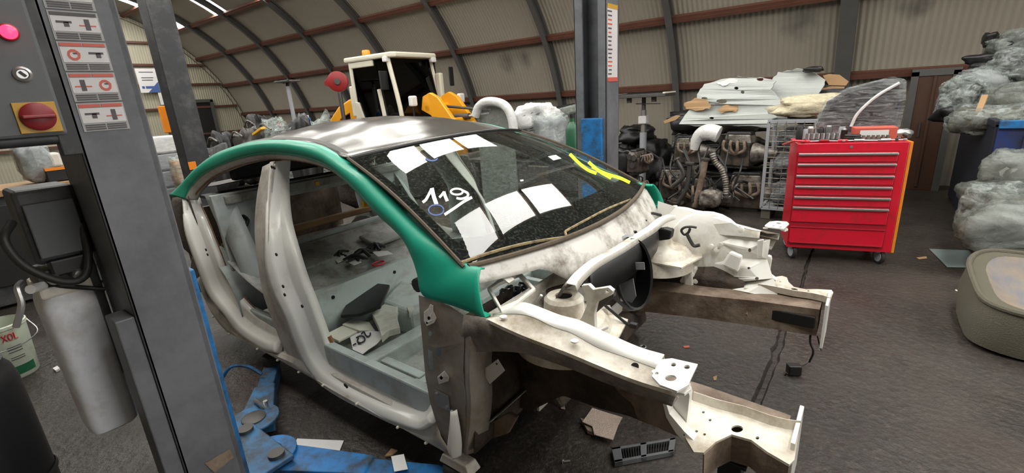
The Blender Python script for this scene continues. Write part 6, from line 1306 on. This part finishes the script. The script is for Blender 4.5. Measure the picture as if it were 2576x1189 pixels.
# tall grey stand with flat black head
c = ony(722, 205, 4.6); t = thing('work_stand', 'tall pale stand with flat black head behind the car roof', 'stand', (c.x, 4.6, 0))
MB().tube([(c.x, 4.6, 0), (c.x, 4.6, c.z-.08)], .036, 12).build('pole', M['greyplastic'], t, sm=True); MB().tube([(c.x, 4.6, c.z-.1), (c.x, 4.6, c.z-.02)], .03, 10).build('neck', M['black'], t); MB().box((c.x, 4.6, c.z), (.40, .28, .03)).build('head', M['darksteel'], t, bevel=.008)
for dx in (-.22, .22): MB().tube([(c.x+dx, 4.5, c.z+.02), (c.x+dx*.4, 4.6, c.z-.02)], .012, 6).build('head_arm', M['black'], t)
MB().lathe([(.28, 0), (.26, .03)], 20, (c.x, 4.6, 0)).build('base', M['darksteel'], t)
# racks of used parts along the far wall, left of the loader
rk = thing('parts_rack', 'long dark steel rack of used parts along the far wall', 'rack', (-12.0, 6.6, 0))
for x in (-14.6, -13.2, -11.8, -10.4, -9.2):
    for y in (6.2, 7.0): MB().box((x, y, .6), (.06, .06, 1.2)).build('upright', M['rib'], rk)
for z in (.25, .85): MB().box((-11.9, 6.6, z), (5.6, .9, .04)).build('shelf', M['darksteel'], rk)
MB().box((-11.9, 7.08, .6), (5.6, .02, 1.15)).build('back_sheet', M['black'], rk)
rnd = random.Random(5)
labs = {'film': 'clear film bagged part on the long rack', 'black': 'black plastic car part on the long rack', 'alu': 'dirty alloy car part on the long rack', 'hookred': 'red painted car part on the long rack', 'filmwhite': 'white film wrapped part on the long rack'}
for k in range(16):
    x = -14.4+.335*k; mt = rnd.choice(['film', 'black', 'alu', 'black', 'film', 'filmwhite', 'black']) if k not in (1, 3, 4) else 'hookred'
    for z in (.87,):
        s3 = (rnd.uniform(.2, .29), rnd.uniform(.4, .6), rnd.uniform(.16, .48 if z > .5 else .34))
        m2 = mt if z > .5 else rnd.choice(['black', 'alu', 'film'])
        t = thing('used_part', labs[m2], 'car part', (x, 6.55, z), group={'film': 'bagged', 'black': 'black', 'alu': 'alloy', 'hookred': 'red', 'filmwhite': 'white wrapped'}[m2]+' parts on the long rack')
        blobmb((x, 6.55+rnd.uniform(-.08, .08), z), s3, 200+k, .3, nu=18, nv=12, fine=.06).build('part_body', M[m2], t, sm=2)
# low bins and odds in front of the rack, seen over the roof rail
for k, (px, py, y, s3, mt, lab) in enumerate(((560, 345, 4.8, (.7, .5, .5), 'black', 'black engine cover on the floor behind the dark column'), (620, 330, 5.0, (.8, .5, .55), 'darksteel', 'grey subframe lying behind the roof rail'), (545, 385, 4.0, (.8, .5, .4), 'black', 'black trim pile right of the dark column'), (650, 300, 5.6, (.9, .6, .6), 'black', 'dark heap of parts before the long rack'), (800, 312, 4.7, (.35, .5, .7), 'film', 'bagged part left of the loader hood'), (690, 310, 5.2, (.6, .5, .7), 'film', 'crumpled clear bag behind the car roof'), (755, 330, 4.2, (.5, .4, .6), 'black', 'dark box behind the roof edge'))):
    c = ony(px, py, y)
    t = thing('loose_part', lab, 'car part', (c.x, y, 0)); zt_ = c.z+.12
    blobmb((c.x, y, 0), (s3[0], s3[1], max(.3, zt_)), 260+k, .25, fine=.07, p=.6).build('part_body', M[mt], t, sm=2); MB().tube(smooth([(c.x-.3, y-.24, zt_*.8), (c.x, y-.27, zt_*.92), (c.x+.3, y-.24, zt_*.85)], 4), .02, 6).build('edge_strip', M['alu'], t, sm=True)
c = ony(650, 325, 4.7); tag(MB().bar(ony(640, 338, 4.7), ony(662, 322, 4.7), .10, .05).build('yellow_block', M['cable_yellow'], bevel=.01), 'small yellow block among the dark parts behind the roof rail', 'block')
c = ony(776, 308, 4.75); t = thing('blue_can', 'small blue spray can behind the car roof', 'can', (c.x, 4.75, c.z-.1)); MB().lathe([(.05, 0), (.05, .16), (.03, .19)], 14, (c.x, 4.75, c.z-.1)).build('can_body', M['blue'], t, sm=True); MB().lathe([(.025, .19), (.025, .23)], 10, (c.x, 4.75, c.z-.1)).build('can_cap', M['paper'], t)
# things at the end wall: poster, notice, orange rack, wrapped drawer stack
p0, p1 = onx(338, 172, X0+.2), onx(405, 232, X0+.2)
t = thing('wall_poster', 'white poster with blue print on the end wall', 'poster', (X0+.2, (p0.y+p1.y)/2, p1.z)); MB().box((X0+.2, (p0.y+p1.y)/2, (p0.z+p1.z)/2), (.02, p1.y-p0.y, p0.z-p1.z)).build('board', M['paper'], t)
for k, (f0, f1, zz, mt) in enumerate(((.15, .85, .85, 'inkgrey'), (.2, .8, .62, 'inkgrey'), (.2, .75, .52, 'inkgrey'), (.12, .25, .22, 'bluemark'), (.30, .80, .22, 'bluemark'))): MB().box((X0+.214, p0.y+(p1.y-p0.y)*(f0+f1)/2, p1.z+(p0.z-p1.z)*zz), (.006, (p1.y-p0.y)*(f1-f0), (p0.z-p1.z)*(.03 if k < 3 else .10))).build('print', M[mt], t)
MB().prism([(0, 0), (.35, 0), (.35, .35)], [], lambda u, v, w_: Vector((X0+.212+w_, p1.y-.36+u, p1.z+v)), .004).build('blue_corner', M['bluemark'], t)
p0, p1 = onx(396, 230, X0+.2), onx(432, 262, X0+.2); tag(MB().box((X0+.2, (p0.y+p1.y)/2, (p0.z+p1.z)/2), (.01, p1.y-p0.y, p0.z-p1.z)).build('wall_notice', M['paper'], bevel=.001), 'small white notice on the end wall beside the dark column', 'notice')
c = onx(422, 300, -17.5); t = thing('orange_hoist', 'orange chain hoist frame by the end wall', 'hoist', (c.x, c.y, 0)); MB().box((c.x, c.y, c.z), (.1, .35, .8)).build('frame', M['amber'], t, bevel=.02); MB().box((c.x, c.y+.25, c.z+.25), (.08, .2, .2)).build('drum', M['hookred'], t, bevel=.03); MB().box((c.x, c.y, (c.z-.4)/2), (.12, .12, c.z-.4)).build('leg', M['darksteel'], t)
c = ony(405, 355, 1.9); c = onx(405, 360, -9.0)
t = thing('wrapped_drawer_stack', 'grey stack of film-wrapped drawers behind the near post', 'drawer unit', (-9.0, c.y, 0))
for k in range(5): MB().box((-9.2, c.y, .17+.27*k), (.5, .55, .24)).build('drawer_box', M['greyplastic'] if k < 4 else M['paper'], t, bevel=.015)
MB().box((-9.2, c.y, .70), (.52, .57, 1.36)).build('film_wrap', M['filmthin'], t, bevel=.02); MB().box((-9.2, c.y, .02), (.5, .5, .04)).build('pallet_foot', M['wood'], t)
c = onx(440, 360, -8.6); wrapped('bagged_part', 'bagged part with orange strip right of the drawer stack', 'bagged part', (-8.6, c.y, .5), (.35, .35, .6), 301, 'film', 'cardboard'); tag(MB().box((-8.6, c.y, .25), (.4, .4, .498)).build('black_crate', M['black'], bevel=.01), 'black crate right of the drawer stack', 'crate')
# workbench behind the power unit (left edge), with a wrapped part on it
c = onx(95, 425, -6.5); byc = onx(95, 425, -6.6).y-.35; wb = thing('work_bench', 'dark workbench behind the hydraulic unit at the left edge', 'workbench', (-6.6, byc, 0))
zb_ = onx(100, 470, -6.5).z; MB().box((-6.7, byc, zb_), (.7, 1.5, .06)).build('bench_top', M['wood'], wb, bevel=.005); MB().box((-6.7, byc, zb_/2), (.6, 1.4, zb_-.06)).build('cabinet', M['postdark'], wb, bevel=.01)
for k in range(3): MB().box((-6.39, byc-.46+.46*k, zb_*.55), (.02, .42, zb_*.7)).build('door', M['black'], wb, bevel=.006)
wrapped('bagged_part', 'clear bagged part on the workbench under the control box', 'bagged part', (-6.6, onx(90, 425, -6.6).y, zb_+.031), (.3, .26, .42), 310, 'film', 'greyplastic')
t = thing('tool_tray', 'dark tool tray with orange strip on the workbench', 'tray', (-6.6, onx(130, 440, -6.6).y+.04, zb_+.031)); yy = onx(130, 440, -6.6).y+.04; MB().box((-6.6, yy, zb_+.10), (.3, .2, .13)).build('tray_body', M['black'], t, bevel=.01); MB().box((-6.445, yy, zb_+.16), (.012, .2, .03)).build('orange_strip', M['amber'], t); MB().box((-6.6, yy, zb_+.24), (.16, .12, .14)).build('can', M['papercream'], t, bevel=.02)
